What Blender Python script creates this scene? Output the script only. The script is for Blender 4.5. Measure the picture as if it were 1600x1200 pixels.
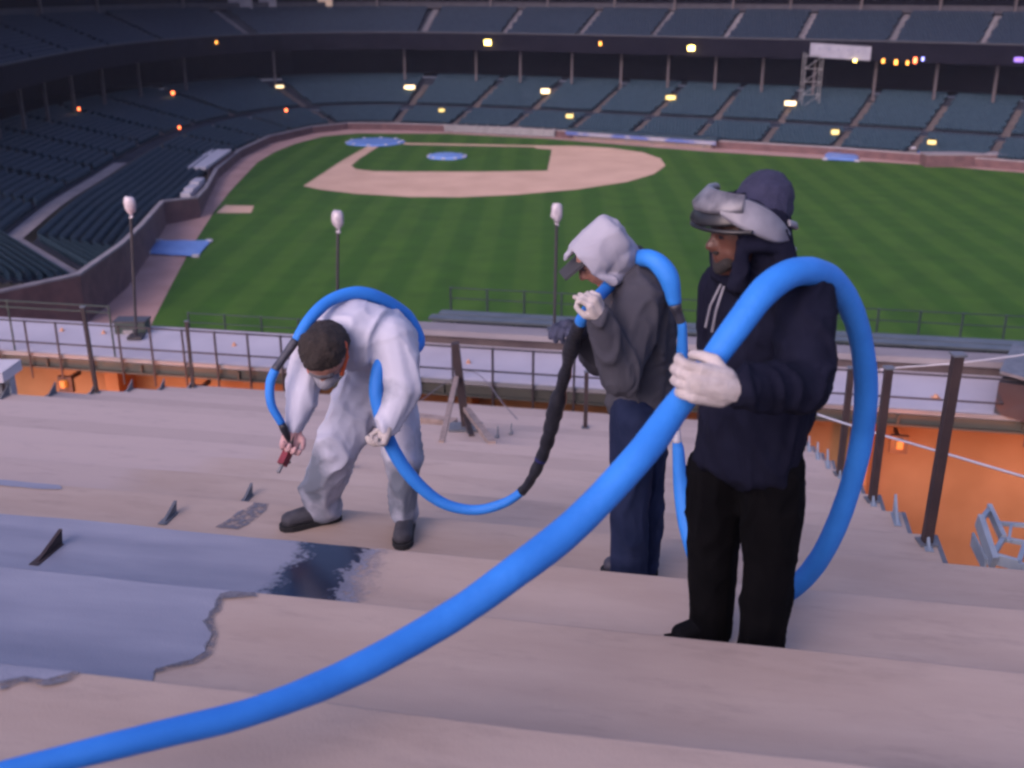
import bpy, bmesh, math, random
import numpy as np
from mathutils import Vector, Matrix, noise
from mathutils.geometry import tessellate_polygon
random.seed(7); R = math.radians
for o in list(bpy.data.objects): bpy.data.objects.remove(o)
scene = bpy.context.scene; COL = scene.collection

# ------------------------------------------------------------------ camera, sky, light, exposure
F, PITCH, H = 1700.0, R(20.2), 22.4          # focal length for a 1600 wide picture, look-down angle, eye height above the field
cam = bpy.data.cameras.new('camera'); camo = bpy.data.objects.new('camera', cam); COL.objects.link(camo)
camo.location = (0, 0, H); camo.rotation_euler = (R(90) - PITCH, 0, 0)
cam.sensor_width = 36; cam.lens = 36 * F / 1600; cam.clip_start = 0.05; cam.clip_end = 3000
cam.dof.use_dof = True; cam.dof.focus_distance = 5.0; cam.dof.aperture_fstop = 2.8
scene.camera = camo
SUN_EL, SUN_AZ = R(26), R(-145)
w = bpy.data.worlds.new('World'); scene.world = w; w.use_nodes = True
nt = w.node_tree; nt.nodes.clear()
sky = nt.nodes.new('ShaderNodeTexSky'); sky.sky_type = 'NISHITA'; sky.sun_disc = False
sky.sun_elevation = SUN_EL; sky.sun_rotation = SUN_AZ; sky.air_density = 1.0; sky.dust_density = 3.0; sky.ozone_density = 2.0
tint = nt.nodes.new('ShaderNodeMixRGB'); tint.blend_type = 'MULTIPLY'; tint.inputs[0].default_value = 1; tint.inputs[2].default_value = (1.06, 0.885, 1.09, 1)
bg = nt.nodes.new('ShaderNodeBackground'); bg.inputs[1].default_value = 0.055
wo = nt.nodes.new('ShaderNodeOutputWorld')
nt.links.new(sky.outputs[0], tint.inputs[1]); nt.links.new(tint.outputs[0], bg.inputs[0]); nt.links.new(bg.outputs[0], wo.inputs[0])
sl = bpy.data.lights.new('sun', 'SUN'); sl.energy = 0.5; sl.angle = R(50); sl.color = (1.0, 0.85, 0.88)
so = bpy.data.objects.new('sun', sl); COL.objects.link(so)
so.rotation_euler = (R(90)-SUN_EL, 0, R(-35))
vs = scene.view_settings; vs.view_transform = 'Standard'; vs.look = 'None'; vs.exposure = 2.22; vs.gamma = 1.0; vs.use_curve_mapping = False
scene.cycles.use_denoising = True
scene.cycles.filter_width = 2.7
scene.cycles.max_bounces = 6

# ------------------------------------------------------------------ helpers
cP, sP = math.cos(PITCH), math.sin(PITCH)
def ray(px, py):
    a = (px - 800) / F; b = (600 - py) / F
    return Vector((a, cP + b * sP, -sP + b * cP))
def at(px, py, y):                 # the point seen at a pixel, y metres ahead
    d = ray(px, py); k = y / d.y
    return Vector((0, 0, H)) + d * k
def onz(px, py, z):                # the point of a level plane seen at a pixel
    d = ray(px, py); k = (z - H) / d.z
    return Vector((0, 0, H)) + d * k
PSI = R(10.7); cS, sS = math.cos(PSI), math.sin(PSI)
def B(t, s, z):                    # bleacher frame: t to the right along a row, s down the slope
    return Vector((t * cS + s * sS, -t * sS + s * cS, z))
def toB(p): return p.x * cS - p.y * sS, p.x * sS + p.y * cS

def mat(name, c1, c2=None, scale=4.0, rough=0.8, bump=0.0, bscale=60.0, metal=0.0, detail=6.0, lo=0.35, hi=0.65, emit=None, estr=0, coord='world', spec=None, sheen=0):
    m = bpy.data.materials.new(name); m.use_nodes = True; n = m.node_tree; b = n.nodes['Principled BSDF']
    b.inputs['Base Color'].default_value = (*c1, 1); b.inputs['Roughness'].default_value = rough; b.inputs['Metallic'].default_value = metal
    if spec is not None: b.inputs['Specular IOR Level'].default_value = spec
    if sheen: b.inputs['Sheen Weight'].default_value = sheen
    g = n.nodes.new('ShaderNodeNewGeometry') if coord == 'world' else n.nodes.new('ShaderNodeTexCoord')
    src = g.outputs['Position'] if coord == 'world' else g.outputs['Object']
    if c2 is not None:
        t = n.nodes.new('ShaderNodeTexNoise'); t.inputs['Scale'].default_value = scale; t.inputs['Detail'].default_value = detail
        n.links.new(src, t.inputs['Vector'])
        r = n.nodes.new('ShaderNodeValToRGB'); r.color_ramp.elements[0].position = lo; r.color_ramp.elements[1].position = hi
        r.color_ramp.elements[0].color = (*c1, 1); r.color_ramp.elements[1].color = (*c2, 1)
        n.links.new(t.outputs['Fac'], r.inputs['Fac']); n.links.new(r.outputs['Color'], b.inputs['Base Color'])
    if bump:
        t2 = n.nodes.new('ShaderNodeTexNoise'); t2.inputs['Scale'].default_value = bscale; t2.inputs['Detail'].default_value = 4
        n.links.new(src, t2.inputs['Vector'])
        bm_ = n.nodes.new('ShaderNodeBump'); bm_.inputs['Strength'].default_value = bump; bm_.inputs['Distance'].default_value = 0.01
        n.links.new(t2.outputs['Fac'], bm_.inputs['Height']); n.links.new(bm_.outputs['Normal'], b.inputs['Normal'])
    if emit is not None:
        b.inputs['Emission Color'].default_value = (*emit, 1); b.inputs['Emission Strength'].default_value = estr
    return m

class MB:
    def __init__(s): s.v = []; s.f = []
    def quad(s, a, b, c, d):
        i = len(s.v); s.v += [Vector(a), Vector(b), Vector(c), Vector(d)]; s.f.append((i, i+1, i+2, i+3)); return s
    def hexa(s, p):                # 8 corners: bottom ring then top ring
        i = len(s.v); s.v += [Vector(q) for q in p]
        for f in ((3,2,1,0),(4,5,6,7),(0,1,5,4),(1,2,6,5),(2,3,7,6),(3,0,4,7)): s.f.append(tuple(i+k for k in f))
        return s
    def box(s, lo, hi, f=None):
        x0,y0,z0 = lo; x1,y1,z1 = hi
        p = [(x0,y0,z0),(x1,y0,z0),(x1,y1,z0),(x0,y1,z0),(x0,y0,z1),(x1,y0,z1),(x1,y1,z1),(x0,y1,z1)]
        return s.hexa([f(*q) for q in p] if f else p)
    def bar(s, a, b, wd, dp, up=(0,0,1)):   # rectangular bar between two points
        a = Vector(a); b = Vector(b); d = (b-a).normalized(); u = Vector(up)
        if abs(d.dot(u)) > .95: u = Vector((0,1,0))
        sx = d.cross(u).normalized()*wd/2; sy = sx.cross(d).normalized()*dp/2
        return s.hexa([a-sx-sy,a+sx-sy,a+sx+sy,a-sx+sy,b-sx-sy,b+sx-sy,b+sx+sy,b-sx+sy])
    def tube(s, pts, rad, n=8, cap=True):
        pts = [Vector(p) for p in pts]; m = len(pts); rr = rad if isinstance(rad, (list, tuple)) else [rad]*m
        u = None; base = len(s.v)
        for k in range(m):
            d = (pts[min(k+1,m-1)] - pts[max(k-1,0)]).normalized()
            if u is None:
                u = Vector((0,0,1)) if abs(d.z) < .9 else Vector((1,0,0))
            u = (u - d*u.dot(d)).normalized(); v = d.cross(u)
            for j in range(n):
                a = 2*math.pi*j/n; s.v.append(pts[k] + (u*math.cos(a)+v*math.sin(a))*rr[k])
        for k in range(m-1):
            for j in range(n):
                a = base+k*n+j; b = base+k*n+(j+1)%n; s.f.append((a, b, b+n, a+n))
        if cap:
            s.f.append(tuple(base+j for j in reversed(range(n)))); s.f.append(tuple(base+(m-1)*n+j for j in range(n)))
        return s
    def poly(s, pts):
        pts = [Vector(p) for p in pts]; i = len(s.v); s.v += pts
        for t in tessellate_polygon([pts]):
            a,b,c = (pts[k] for k in t); t = t if (b-a).cross(c-a).z > 0 else t[::-1]
            s.f.append(tuple(i+k for k in t))
        return s
    def slab(s, pts, thick):       # polygon with real thickness, top at pts
        n = len(pts); s.poly(pts); i = len(s.v); low = [Vector(p)-Vector((0,0,thick)) for p in pts]
        s.v += [Vector(p) for p in pts] + low
        for k in range(n):
            a=i+k; b=i+(k+1)%n; s.f.append((a, b, b+n, a+n))
        return s
    def build(s, name, m, parent=None, smooth=False, base=None):
        L = Vector((0,0,0))
        if parent is not None:
            q = parent
            while q is not None: L += q.location; q = q.parent
        elif base is not None: L = Vector(base)
        elif s.v:
            L = sum(s.v, Vector((0,0,0)))/len(s.v); L.z = min(p.z for p in s.v)
        me = bpy.data.meshes.new(name); me.from_pydata([tuple(p-L) for p in s.v], [], s.f); me.update()
        me.materials.append(m)
        if smooth: me.polygons.foreach_set('use_smooth', [True]*len(me.polygons))
        o = bpy.data.objects.new(name, me); COL.objects.link(o)
        if parent is not None: o.parent = parent
        else: o.location = L
        return o
def tag(o, label=None, cat=None, group=None, kind=None):
    if label: o['label'] = label
    if cat: o['category'] = cat
    if group: o['group'] = group
    if kind: o['kind'] = kind
    return o
def thing(name, label, cat, loc=(0,0,0), group=None):
    o = bpy.data.objects.new(name, None); o.empty_display_size = .2; COL.objects.link(o); o.location = loc
    return tag(o, label, cat, group)
def struct(o): o['kind'] = 'structure'; return o
def spline(pts, n=8, closed=False):
    pts = [np.array(p, float) for p in pts]; m = len(pts); out = []
    rng = range(m if closed else m-1)
    for i in rng:
        g = lambda k: pts[k % m] if closed else pts[min(max(k,0),m-1)]
        p0,p1,p2,p3 = g(i-1),g(i),g(i+1),g(i+2)
        for j in range(n):
            t = j/n; out.append(.5*((2*p1)+(-p0+p2)*t+(2*p0-5*p1+4*p2-p3)*t*t+(-p0+3*p1-3*p2+p3)*t**3))
    if not closed: out.append(pts[-1])
    return out

# ------------------------------------------------------------------ materials
M = {}
M['soil'] = mat('city_ground', (.03,.032,.035), (.05,.05,.05), .05)
M['track'] = mat('warning_track', (.30,.175,.15), (.37,.225,.195), .35, .95, bump=.3, bscale=3)
M['dirt'] = mat('infield_clay', (.46,.30,.205), (.54,.355,.25), .2, .95, bump=.2, bscale=3)
M['brick'] = mat('brick_wall', (.070,.036,.040), (.11,.058,.058), .9, .9)
M['conc'] = mat('concrete', (.17,.155,.17), (.23,.21,.22), .8, .85, bump=.15, bscale=30)
M['tier'] = mat('tier_concrete', (.020,.024,.036), (.030,.034,.048), .3, .95, spec=.1)
M['aisle'] = mat('aisle_concrete', (.055,.046,.048), (.075,.062,.062), .5, .9)
M['aisle_up'] = mat('upper_aisle_concrete', (.10,.095,.115), (.13,.125,.145), .5, .9)
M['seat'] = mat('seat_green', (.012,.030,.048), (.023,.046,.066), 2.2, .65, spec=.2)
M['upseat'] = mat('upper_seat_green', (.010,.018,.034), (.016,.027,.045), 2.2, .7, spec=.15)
M['dark'] = mat('dark_steel', (.0045,.0042,.0085), (.0065,.006,.011), .5, .9, spec=.05)
M['steel'] = mat('grey_steel', (.16,.16,.17), (.2,.2,.21), 1.5, .5, metal=.2)
M['col'] = mat('column_paint', (.06,.052,.062), (.08,.068,.075), 1.0, .7)
M['tarp'] = mat('blue_tarp', (.10,.20,.46), (.14,.25,.52), 1.5, .45, bump=.6, bscale=2.5)
M['white'] = mat('white_paint', (.36,.35,.40), (.44,.43,.47), 2.0, .6)
M['walk'] = mat('walkway_white', (.36,.335,.375), (.42,.395,.435), .9, .7, bump=.1, bscale=20)
M['olive'] = mat('olive_fascia', (.030,.031,.026), (.044,.043,.034), 1.2, .7)
M['rail'] = mat('rail_dark', (.020,.018,.024), (.032,.028,.033), 3, .5)
M['post'] = mat('post_brown', (.022,.013,.015), (.038,.022,.022), 6, .7)
M['grail'] = mat('rail_green', (.016,.032,.028), (.026,.044,.038), 3, .5)
M['bench'] = mat('bench_aluminium', (.055,.070,.080), (.085,.10,.112), 2, .5, metal=.2)
M['wood'] = mat('raw_timber', (.20,.15,.13), (.30,.23,.2), 9, .85)
M['plate'] = mat('bracket_steel', (.10,.11,.13), (.15,.16,.18), 8, .6, metal=.3)
M['blueplate'] = mat('bracket_bluegrey', (.20,.25,.31), (.27,.32,.37), 8, .55, metal=.2)
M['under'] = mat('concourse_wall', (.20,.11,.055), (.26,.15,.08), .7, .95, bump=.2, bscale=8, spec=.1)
M['cable'] = mat('cable_white', (.45,.45,.5), None, rough=.6)
M['wire'] = mat('wire_grey', (.12,.11,.13), None, rough=.6)
M['bag'] = mat('plastic_bag', (.30,.27,.31), (.42,.39,.42), 14, .35, bump=.8, bscale=25)
M['sodium'] = mat('sodium_lamp', (.30,.14,.05), None, emit=(1,.30,.03), estr=.08)
M['yellow'] = mat('lamp_yellow', (.9,.8,.4), None, emit=(1,.72,.13), estr=1.6)
M['cream'] = mat('lamp_cream', (.9,.8,.6), None, emit=(1,.74,.42), estr=.26)
M['dimyel'] = mat('lamp_dim_yellow', (.8,.7,.3), None, emit=(.8,.6,.12), estr=.075)
M['red'] = mat('lamp_red', (.9,.2,.1), None, emit=(1,.16,.05), estr=1.4)
M['amber'] = mat('lamp_amber', (.9,.4,.1), None, emit=(1,.36,.05), estr=.7)
M['bluel'] = mat('lamp_blue', (.3,.3,.9), None, emit=(.25,.3,1), estr=.8)
M['purple'] = mat('lamp_purple', (.3,.2,.7), None, emit=(.12,.06,.5), estr=.2)
M['sign'] = mat('sign_white', (.15,.155,.20), (.19,.195,.24), 1, .7)

# grass with mowing stripes (bent blades: two greens in bands that run out from the stands)
def grass_mat():
    m = bpy.data.materials.new('mown_grass'); m.use_nodes = True; n = m.node_tree; b = n.nodes['Principled BSDF']; b.inputs['Roughness'].default_value = .9
    b.inputs['Specular IOR Level'].default_value = .15
    g = n.nodes.new('ShaderNodeNewGeometry'); mp = n.nodes.new('ShaderNodeMapping'); mp.inputs['Rotation'].default_value = (0,0,R(2.2))
    n.links.new(g.outputs['Position'], mp.inputs['Vector'])
    wv = n.nodes.new('ShaderNodeTexWave'); wv.bands_direction = 'X'; wv.inputs['Scale'].default_value = 2*math.pi/4.2/20*1.0; wv.inputs['Distortion'].default_value = .5; wv.inputs['Detail Scale'].default_value = .4
    n.links.new(mp.outputs[0], wv.inputs['Vector'])
    r = n.nodes.new('ShaderNodeValToRGB'); r.color_ramp.elements[0].position = .3; r.color_ramp.elements[1].position = .7
    r.color_ramp.elements[0].color = (.031,.090,.010,1); r.color_ramp.elements[1].color = (.043,.106,.013,1)
    n.links.new(wv.outputs['Fac'], r.inputs['Fac'])
    t = n.nodes.new('ShaderNodeTexNoise'); t.inputs['Scale'].default_value = .35; t.inputs['Detail'].default_value = 8
    n.links.new(g.outputs['Position'], t.inputs['Vector'])
    r2 = n.nodes.new('ShaderNodeValToRGB'); r2.color_ramp.elements[0].position=.3; r2.color_ramp.elements[1].position=.75
    r2.color_ramp.elements[0].color=(.82,.82,.82,1); r2.color_ramp.elements[1].color=(1.15,1.1,1.0,1)
    n.links.new(t.outputs['Fac'], r2.inputs['Fac'])
    mx = n.nodes.new('ShaderNodeMixRGB'); mx.blend_type='MULTIPLY'; mx.inputs[0].default_value=1
    n.links.new(r.outputs[0], mx.inputs[1]); n.links.new(r2.outputs[0], mx.inputs[2]); n.links.new(mx.outputs[0], b.inputs['Base Color'])
    t3 = n.nodes.new('ShaderNodeTexNoise'); t3.inputs['Scale'].default_value = 6
    n.links.new(g.outputs['Position'], t3.inputs['Vector'])
    bu = n.nodes.new('ShaderNodeBump'); bu.inputs['Strength'].default_value=.5; bu.inputs['Distance'].default_value=.05
    n.links.new(t3.outputs['Fac'], bu.inputs['Height']); n.links.new(bu.outputs[0], b.inputs['Normal'])
    return m
M['grass'] = grass_mat()

# ------------------------------------------------------------------ ground and playing field (z = 0)
struct(MB().quad((-1500,-1200,-.4),(1500,-1200,-.4),(1500,1800,-.4),(-1500,1800,-.4)).build('ground', M['soil'], base=(0,0,-.4)))
WALL = [(-46,50),(-38,60),(-32.8,67.4),(-29.8,73),(-30.2,83),(-31.6,92),(-34.2,106.5),(-31.8,110),(-33.6,120),(-36,134),(-37,150),(-36,164.4),(-31.7,176.5),(-26.8,181.2),(-20.9,181),(-11.3,178.5),(3,173.8),(28,160.5),(44.5,152.8),(65,139.5),(95,121)]
gp = [(-46,50),(-38,24),(90,24),(100,121)] + WALL[::-1][1:-1]
struct(MB().poly([(x,y,0) for x,y in gp[1:]]).build('field_grass', M['grass'], base=(0,100,0)))
edge_px = [(222,540),(240,500),(268,445),(300,385),(335,330),(362,296),(382,275),(402,254),(430,237),(460,225),(505,213),(560,208.5),(700,209),(850,216.5),(1100,236.5),(1300,249),(1450,258),(1600,270)]
edge = [onz(a,b,0) for a,b in edge_px]
gx = [(-22.5,60),(-17,40)]
tr = [(x,y,.012) for x,y in [(-17,40)]+[(-22.5,60)]] + [(p.x,p.y,.012) for p in edge] + [(97,119.5,.012)] + [(x,y,.012) for x,y in WALL[::-1]] + [(-38,36,.012)]
struct(MB().poly(tr).build('warning_track', M['track'], base=(-30,90,.012)))
dirt_px = [(474,291)] + [(500,296.5),(560,303.5),(640,308),(720,308.5),(800,305),(900,296.5),(980,284.5),(1022,272),(1040,259),(1032,248),(1005,238.5),(955,231.5),(900,228),(832,228),(838,232),(862,234),(859,250),(855,267),(760,268.5),(640,268.5),(585,268),(556,264.5),(549,259),(562,248),(592,229),(574,229),(535,251)]
struct(MB().poly([onz(a,b,0)+Vector((0,0,.03)) for a,b in dirt_px]).build('infield_dirt', M['dirt'], base=(0,135,.03)))
struct(MB().poly([onz(a,b,0)+Vector((0,0,.03)) for a,b in [(338,333),(392,333),(397,322),(352,321)]]).build('bullpen_dirt', M['dirt']))
struct(MB().poly([onz(a,b,0)+Vector((0,0,.03)) for a,b in [(630,223.5),(860,228),(862,230.5),(630,226)]]).build('base_path', M['dirt']))
def disc_tarp(px, py, wpx, label, bump=0.0):
    c = onz(px,py,0); rad = wpx/2/F*(c.y*cP+H*sP)
    t = thing('round_tarp', label, 'tarp', c, 'round tarpaulins on the infield')
    m = MB(); rings = [(0,.34+bump),(rad*.45,.33+bump),(rad*.8,.27+bump*.6),(rad*.97,.20),(rad,.06)]; n = 40
    for r_, z_ in rings:
        for j in range(n):
            a = 2*math.pi*j/n; k = 1+.02*math.sin(5*a+px)
            m.v.append(c+Vector((r_*k*math.cos(a), r_*k*math.sin(a), z_+.04*noise.noise(Vector((r_*math.cos(a),r_*math.sin(a),px))))))
    for i in range(len(rings)-1):
        for j in range(n): m.f.append((i*n+j, (i+1)*n+j, (i+1)*n+(j+1)%n, i*n+(j+1)%n))
    m.build('tarp_sheet', M['tarp'], t, True)
    for j in range(10):
        a = 2*math.pi*j/10+.2; p = c+Vector((rad*.93*math.cos(a), rad*.93*math.sin(a), .22))
        MB().box(p-Vector((.22,.22,.06)), p+Vector((.22,.22,.10))).build('sandbag', M['white'], t)
disc_tarp(586,223,92,'large round blue tarp covering home plate circle')
disc_tarp(698,246,62,'small round blue tarp over the pitching mound', .2)
def flat_tarp(pts, label, z=.25):
    q = [onz(a,b,0) for a,b in pts]; c = sum(q, Vector())/4
    t = thing('flat_tarp', label, 'tarp', c); m = MB(); n = 14
    for i in range(n+1):
        for j in range(n+1):
            u, v = i/n, j/n; p = q[0]*(1-u)*(1-v)+q[1]*u*(1-v)+q[2]*u*v+q[3]*(1-u)*v
            ed = min(u,1-u,v,1-v); h = z*min(1, .4+ed*6)+.06*noise.noise(p*.9)
            m.v.append(p+Vector((0,0,h)))
    for i in range(n):
        for j in range(n): a=i*(n+1)+j; m.f.append((a,a+n+1,a+n+2,a+1))
    m.build('tarp_sheet', M['tarp'], t, True)
    for k in range(4):
        p = q[k]*.94+c*.06+Vector((0,0,z*.5)); MB().box(p-Vector((.3,.2,.1)), p+Vector((.3,.2,.12))).build('sandbag', M['white'], t)
flat_tarp([(228,398),(308,403),(330,378),(246,378)], 'bright blue rectangular tarp on warning track below brick wall', .3)
flat_tarp([(1287,251),(1340,254),(1342,243),(1290,241)], 'pale blue tarp at grass edge near far right seats', .4)

# ------------------------------------------------------------------ grandstand bowl
PATH = spline([(-31.6,90),(-34,105),(-35.2,119),(-36.6,134),(-37.3,150),(-35.8,164.4),(-31.7,176),(-26.3,181),(-19.5,181.2),(-11.3,178.6),(3,173.2),(28,160.8),(44.5,152.6),(65,140),(95,121)], 7)
PATH = np.array(PATH)
seg = np.hypot(*(PATH[1:]-PATH[:-1]).T); CUM = np.concatenate([[0], np.cumsum(seg)])
US = np.arange(0, CUM[-1], 2.0); PATH = np.stack([np.interp(US, CUM, PATH[:,0]), np.interp(US, CUM, PATH[:,1])], 1)
TAN = np.gradient(PATH, axis=0)
for _ in range(3): TAN[1:-1] = (TAN[:-2]+2*TAN[1:-1]+TAN[2:])/4
TAN /= np.hypot(TAN[:,0], TAN[:,1])[:,None]
NRM = np.stack([-TAN[:,1], TAN[:,0]], 1)
def off(o): return PATH + NRM*o
def tier_z(o):
    if o < 9: return 0.8 + .20*o
    if o < 10.6: return 2.6
    if o < 25: return 2.9 + .245*(o-10.6)
    return 6.4
stand = thing('grandstand', 'curved two-deck ballpark grandstand with green seats behind the infield', 'grandstand', (0,185,0))
def strip(m, A, Bq, za, zb):
    i = len(m.v); n = len(A)
    for k in range(n): m.v.append(Vector((A[k][0],A[k][1],za)))
    for k in range(n): m.v.append(Vector((Bq[k][0],Bq[k][1],zb)))
    for k in range(n-1): m.f.append((i+k, i+k+1, i+n+k+1, i+n+k))
ROW = .85
def rows(o0, o1): return [o0+ROW*k for k in range(int((o1-o0)/ROW+.01))]
lower_rows = rows(.6, 8.9); mid_rows = rows(10.6, 25.2); up_rows = rows(18.7, 29.6)
def up_z(o): return 14.0 + .40*(o-18.7)
d2 = np.array([.62,-.785])
def wall_x(y):
    ys = [p[1] for p in WALL[:7]]; xs = [p[0] for p in WALL[:7]]
    return np.interp(y, ys, xs)
def seg2(o):
    p0 = off(o)[0]; L = 0
    while L < 60:
        p = p0+d2*L
        if p[0] > wall_x(p[1])-.9: break
        L += .2
    return p0, p0+d2*L
for nm, rws in (('field_box_tier', lower_rows), ('terrace_tier', mid_rows)):
    m = MB()
    for o in rws:
        z = tier_z(o)
        strip(m, off(o), off(o+ROW), z, z)
        strip(m, off(o), off(o), z-.3, z)
        a, b = seg2(o); c, d = seg2(o+ROW)
        m.quad((*b,z),(*a,z),(*c,z),(*d,z)); m.quad((*b,z-.3),(*a,z-.3),(*a,z),(*b,z))
    m.build(nm, M['tier'], stand)
m = MB(); strip(m, off(8.9), off(10.6), 2.62, 2.62); m.build('cross_aisle', M['tier'], stand)
# pale concrete cross aisle on the right-field side, with its bent end
m = MB(); A = off(8.95); Bq = off(10.55)
i0, i1 = 0, 21
strip(m, A[i0:i1], Bq[i0:i1], 2.66, 2.66)
a, b = seg2(8.95); c, d = seg2(10.55)
m.quad((*(a+(b-a)*.98),2.66),(*a,2.66),(*c,2.66),(*(c+(d-c)*.98),2.66)); m.build('walkway_slab', mat('pale_aisle',(.17,.15,.155),(.22,.19,.195),.5,.9), stand)
m = MB(); strip(m, off(25.2), off(33), 6.5, 6.5); m.build('back_concourse', M['dark'], stand)
m = MB(); strip(m, off(33), off(33), 6.5, 26); m.build('back_wall', M['dark'], stand)
# upper deck
m = MB()
for o in up_rows:
    z = up_z(o); strip(m, off(o), off(o+ROW), z, z); strip(m, off(o), off(o), z-.4, z)
m.build('upper_tier', M['tier'], stand)
m = MB(); strip(m, off(18.0), off(18.0), 11.6, 14.5); strip(m, off(18.0), off(18.7), 14.5, 14.5); strip(m, off(18.7), off(18.7), 14.5, 13.9)
strip(m, off(18.0), off(30), 11.6, 12.6); m.build('deck_fascia', M['dark'], stand)
m = MB(); strip(m, off(17.85), off(17.85), 14.35, 14.6); strip(m, off(17.85), off(18.1), 14.6, 14.6); m.build('fascia_cap', mat('fascia_cap',(.022,.024,.034),(.03,.033,.044),1,.9), stand)
m = MB(); strip(m, off(29.6), off(33), 18.6, 18.6); m.build('upper_concourse', M['tier'], stand)
m = MB(); strip(m, off(29.55), off(29.55), 18.2, 19.3); strip(m, off(29.55), off(29.8), 19.3, 19.3); m.build('upper_back_rail', mat('back_rail_wall',(.024,.024,.036),(.034,.034,.046),1,.9), stand)
m = MB(); strip(m, off(22), off(34), 25.5, 26.2); strip(m, off(22), off(22), 25.5, 24.6); m.build('roof', M['dark'], stand)  # roof is out of view, set back so it darkens only the rear rows
N = len(PATH)
def col(o, i, z0, z1, r, nm, mm):
    p = PATH[i]+NRM[i]*o
    m = MB(); m.box((p[0]-r,p[1]-r,z0),(p[0]+r,p[1]+r,z1)); m.box((p[0]-r*1.6,p[1]-r*1.6,z0),(p[0]+r*1.6,p[1]+r*1.6,z0+.35)); m.box((p[0]-r*1.5,p[1]-r*1.5,z1-.4),(p[0]+r*1.5,p[1]+r*1.5,z1-.1)); m.build(nm, mm, stand)
for i in range(2, N, 4): col(21.5, i, tier_z(21.5), 12.0, .17, 'column', M['col'])
for i in range(4, N, 5): col(29.2, i, 18.2, 25.6, .16, 'roof_column', M['col'])
# aisles
AIS_LO = [k for k in range(6, N-2, 5)]; AIS_UP = [k for k in range(3, N-2, 6)]
def aisle(i, o0, o1, zf, wd, mm, nm, lift=.10):
    m = MB(); rws = rows(o0, o1)
    for o in rws:
        for h in (0,1):
            oo = o+h*ROW/2; z = zf(o)+lift+h*.1
            a = PATH[i]+NRM[i]*oo-TAN[i]*wd/2; b = PATH[i]+NRM[i]*oo+TAN[i]*wd/2
            c = b+NRM[i]*ROW/2; d = a+NRM[i]*ROW/2
            m.quad((*a,z),(*b,z),(*c,z),(*d,z)); m.quad((*a,z-.25),(*b,z-.25),(*b,z),(*a,z))
    m.build(nm, mm, stand)
for i in AIS_LO:
    if i > 22:
        aisle(i, .6, 8.9, tier_z, 1.1, M['aisle'], 'aisle_stairs')
        aisle(i, 10.6, 21, tier_z, 1.1, M['aisle'], 'aisle_stairs')
    else:
        aisle(i, 10.6, 21, tier_z, .9, M['tier'], 'aisle_stairs')
for i in AIS_UP: aisle(i, 18.7, 29.6, up_z, 1.0, M['aisle_up'], 'upper_aisle_stairs')

# seats: one shared mesh for the nearest ones, the rest as one mass
def seat_verts():
    bx = []
    def b(x0,x1,y0,y1,z0,z1,tl=0):
        bx.append([(x0,y0,z0),(x1,y0,z0),(x1,y1,z0),(x0,y1,z0),(x0,y0+tl,z1),(x1,y0+tl,z1),(x1,y1+tl,z1),(x0,y1+tl,z1)])
    b(-.22,.22,.30,.35,.40,.84,.06)      # back, leaning
    b(-.21,.21,.16,.28,.34,.72,.05)      # folded pan
    b(-.245,-.215,.05,.34,.05,.60)       # arm frame
    V = []; Fc = []
    for k, q in enumerate(bx):
        V += q; Fc += [tuple(8*k+j for j in f) for f in ((3,2,1,0),(4,5,6,7),(0,1,5,4),(1,2,6,5),(2,3,7,6),(3,0,4,7))]
    return np.array(V), np.array(Fc)
SV, SF = seat_verts()
seats_lo = []; seats_up = []
def place_row(poly, z, out, face, aisl, half, fixed=None):
    poly = np.array(poly); sg = np.hypot(*(poly[1:]-poly[:-1]).T); cu = np.concatenate([[0], np.cumsum(sg)])
    for s in np.arange(.4, cu[-1]-.3, .53):
        k = min(np.searchsorted(cu, s)-1, len(sg)-1); k = max(k,0); f = (s-cu[k])/sg[k]
        if aisl is not None and min(abs(k+f-a) for a in aisl) < half: continue
        p = poly[k]*(1-f)+poly[k+1]*f
        n = fixed if fixed is not None else NRM[k]*(1-f)+NRM[min(k+1,N-1)]*f
        out.append((p[0], p[1], z, math.atan2(n[1], n[0])-math.pi/2))
for o in lower_rows:
    place_row(off(o), tier_z(o), seats_lo, None, [k for k in AIS_LO if k > 22], .36)
    a, b = seg2(o); place_row([a,b], tier_z(o), seats_lo, None, None, 0, (-.785,-.62))
for o in mid_rows:
    place_row(off(o), tier_z(o), seats_lo, None, AIS_LO, .34)
    a, b = seg2(o); place_row([a,b], tier_z(o), seats_lo, None, None, 0, (-.785,-.62))
for o in up_rows: place_row(off(o), up_z(o), seats_up, None, AIS_UP, .30)
def inview(s):
    x,y,z = s[0],s[1],s[2]-H; zc = y*cP-z*sP; yc = y*sP+z*cP; px = 800+F*x/zc; py = 600-F*yc/zc
    return -10 < px < 1600 and -20 < py < 520
lo = sorted([s for s in seats_lo if inview(s)], key=lambda s: math.hypot(s[0], s[1])); near, rest = lo[:300], lo[300:]
sme = bpy.data.meshes.new('stadium_seat'); sme.from_pydata([tuple(v) for v in SV], [], [tuple(f) for f in SF]); sme.materials.append(M['seat'])
for s in near:
    o = bpy.data.objects.new('stadium_seat', sme); COL.objects.link(o); o.location = s[:3]; o.rotation_euler = (0,0,s[3])
    tag(o, 'dark green folding stadium seat in the angled rows above the brick corner wall', 'seat', 'nearest seats above the brick corner wall')
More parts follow.
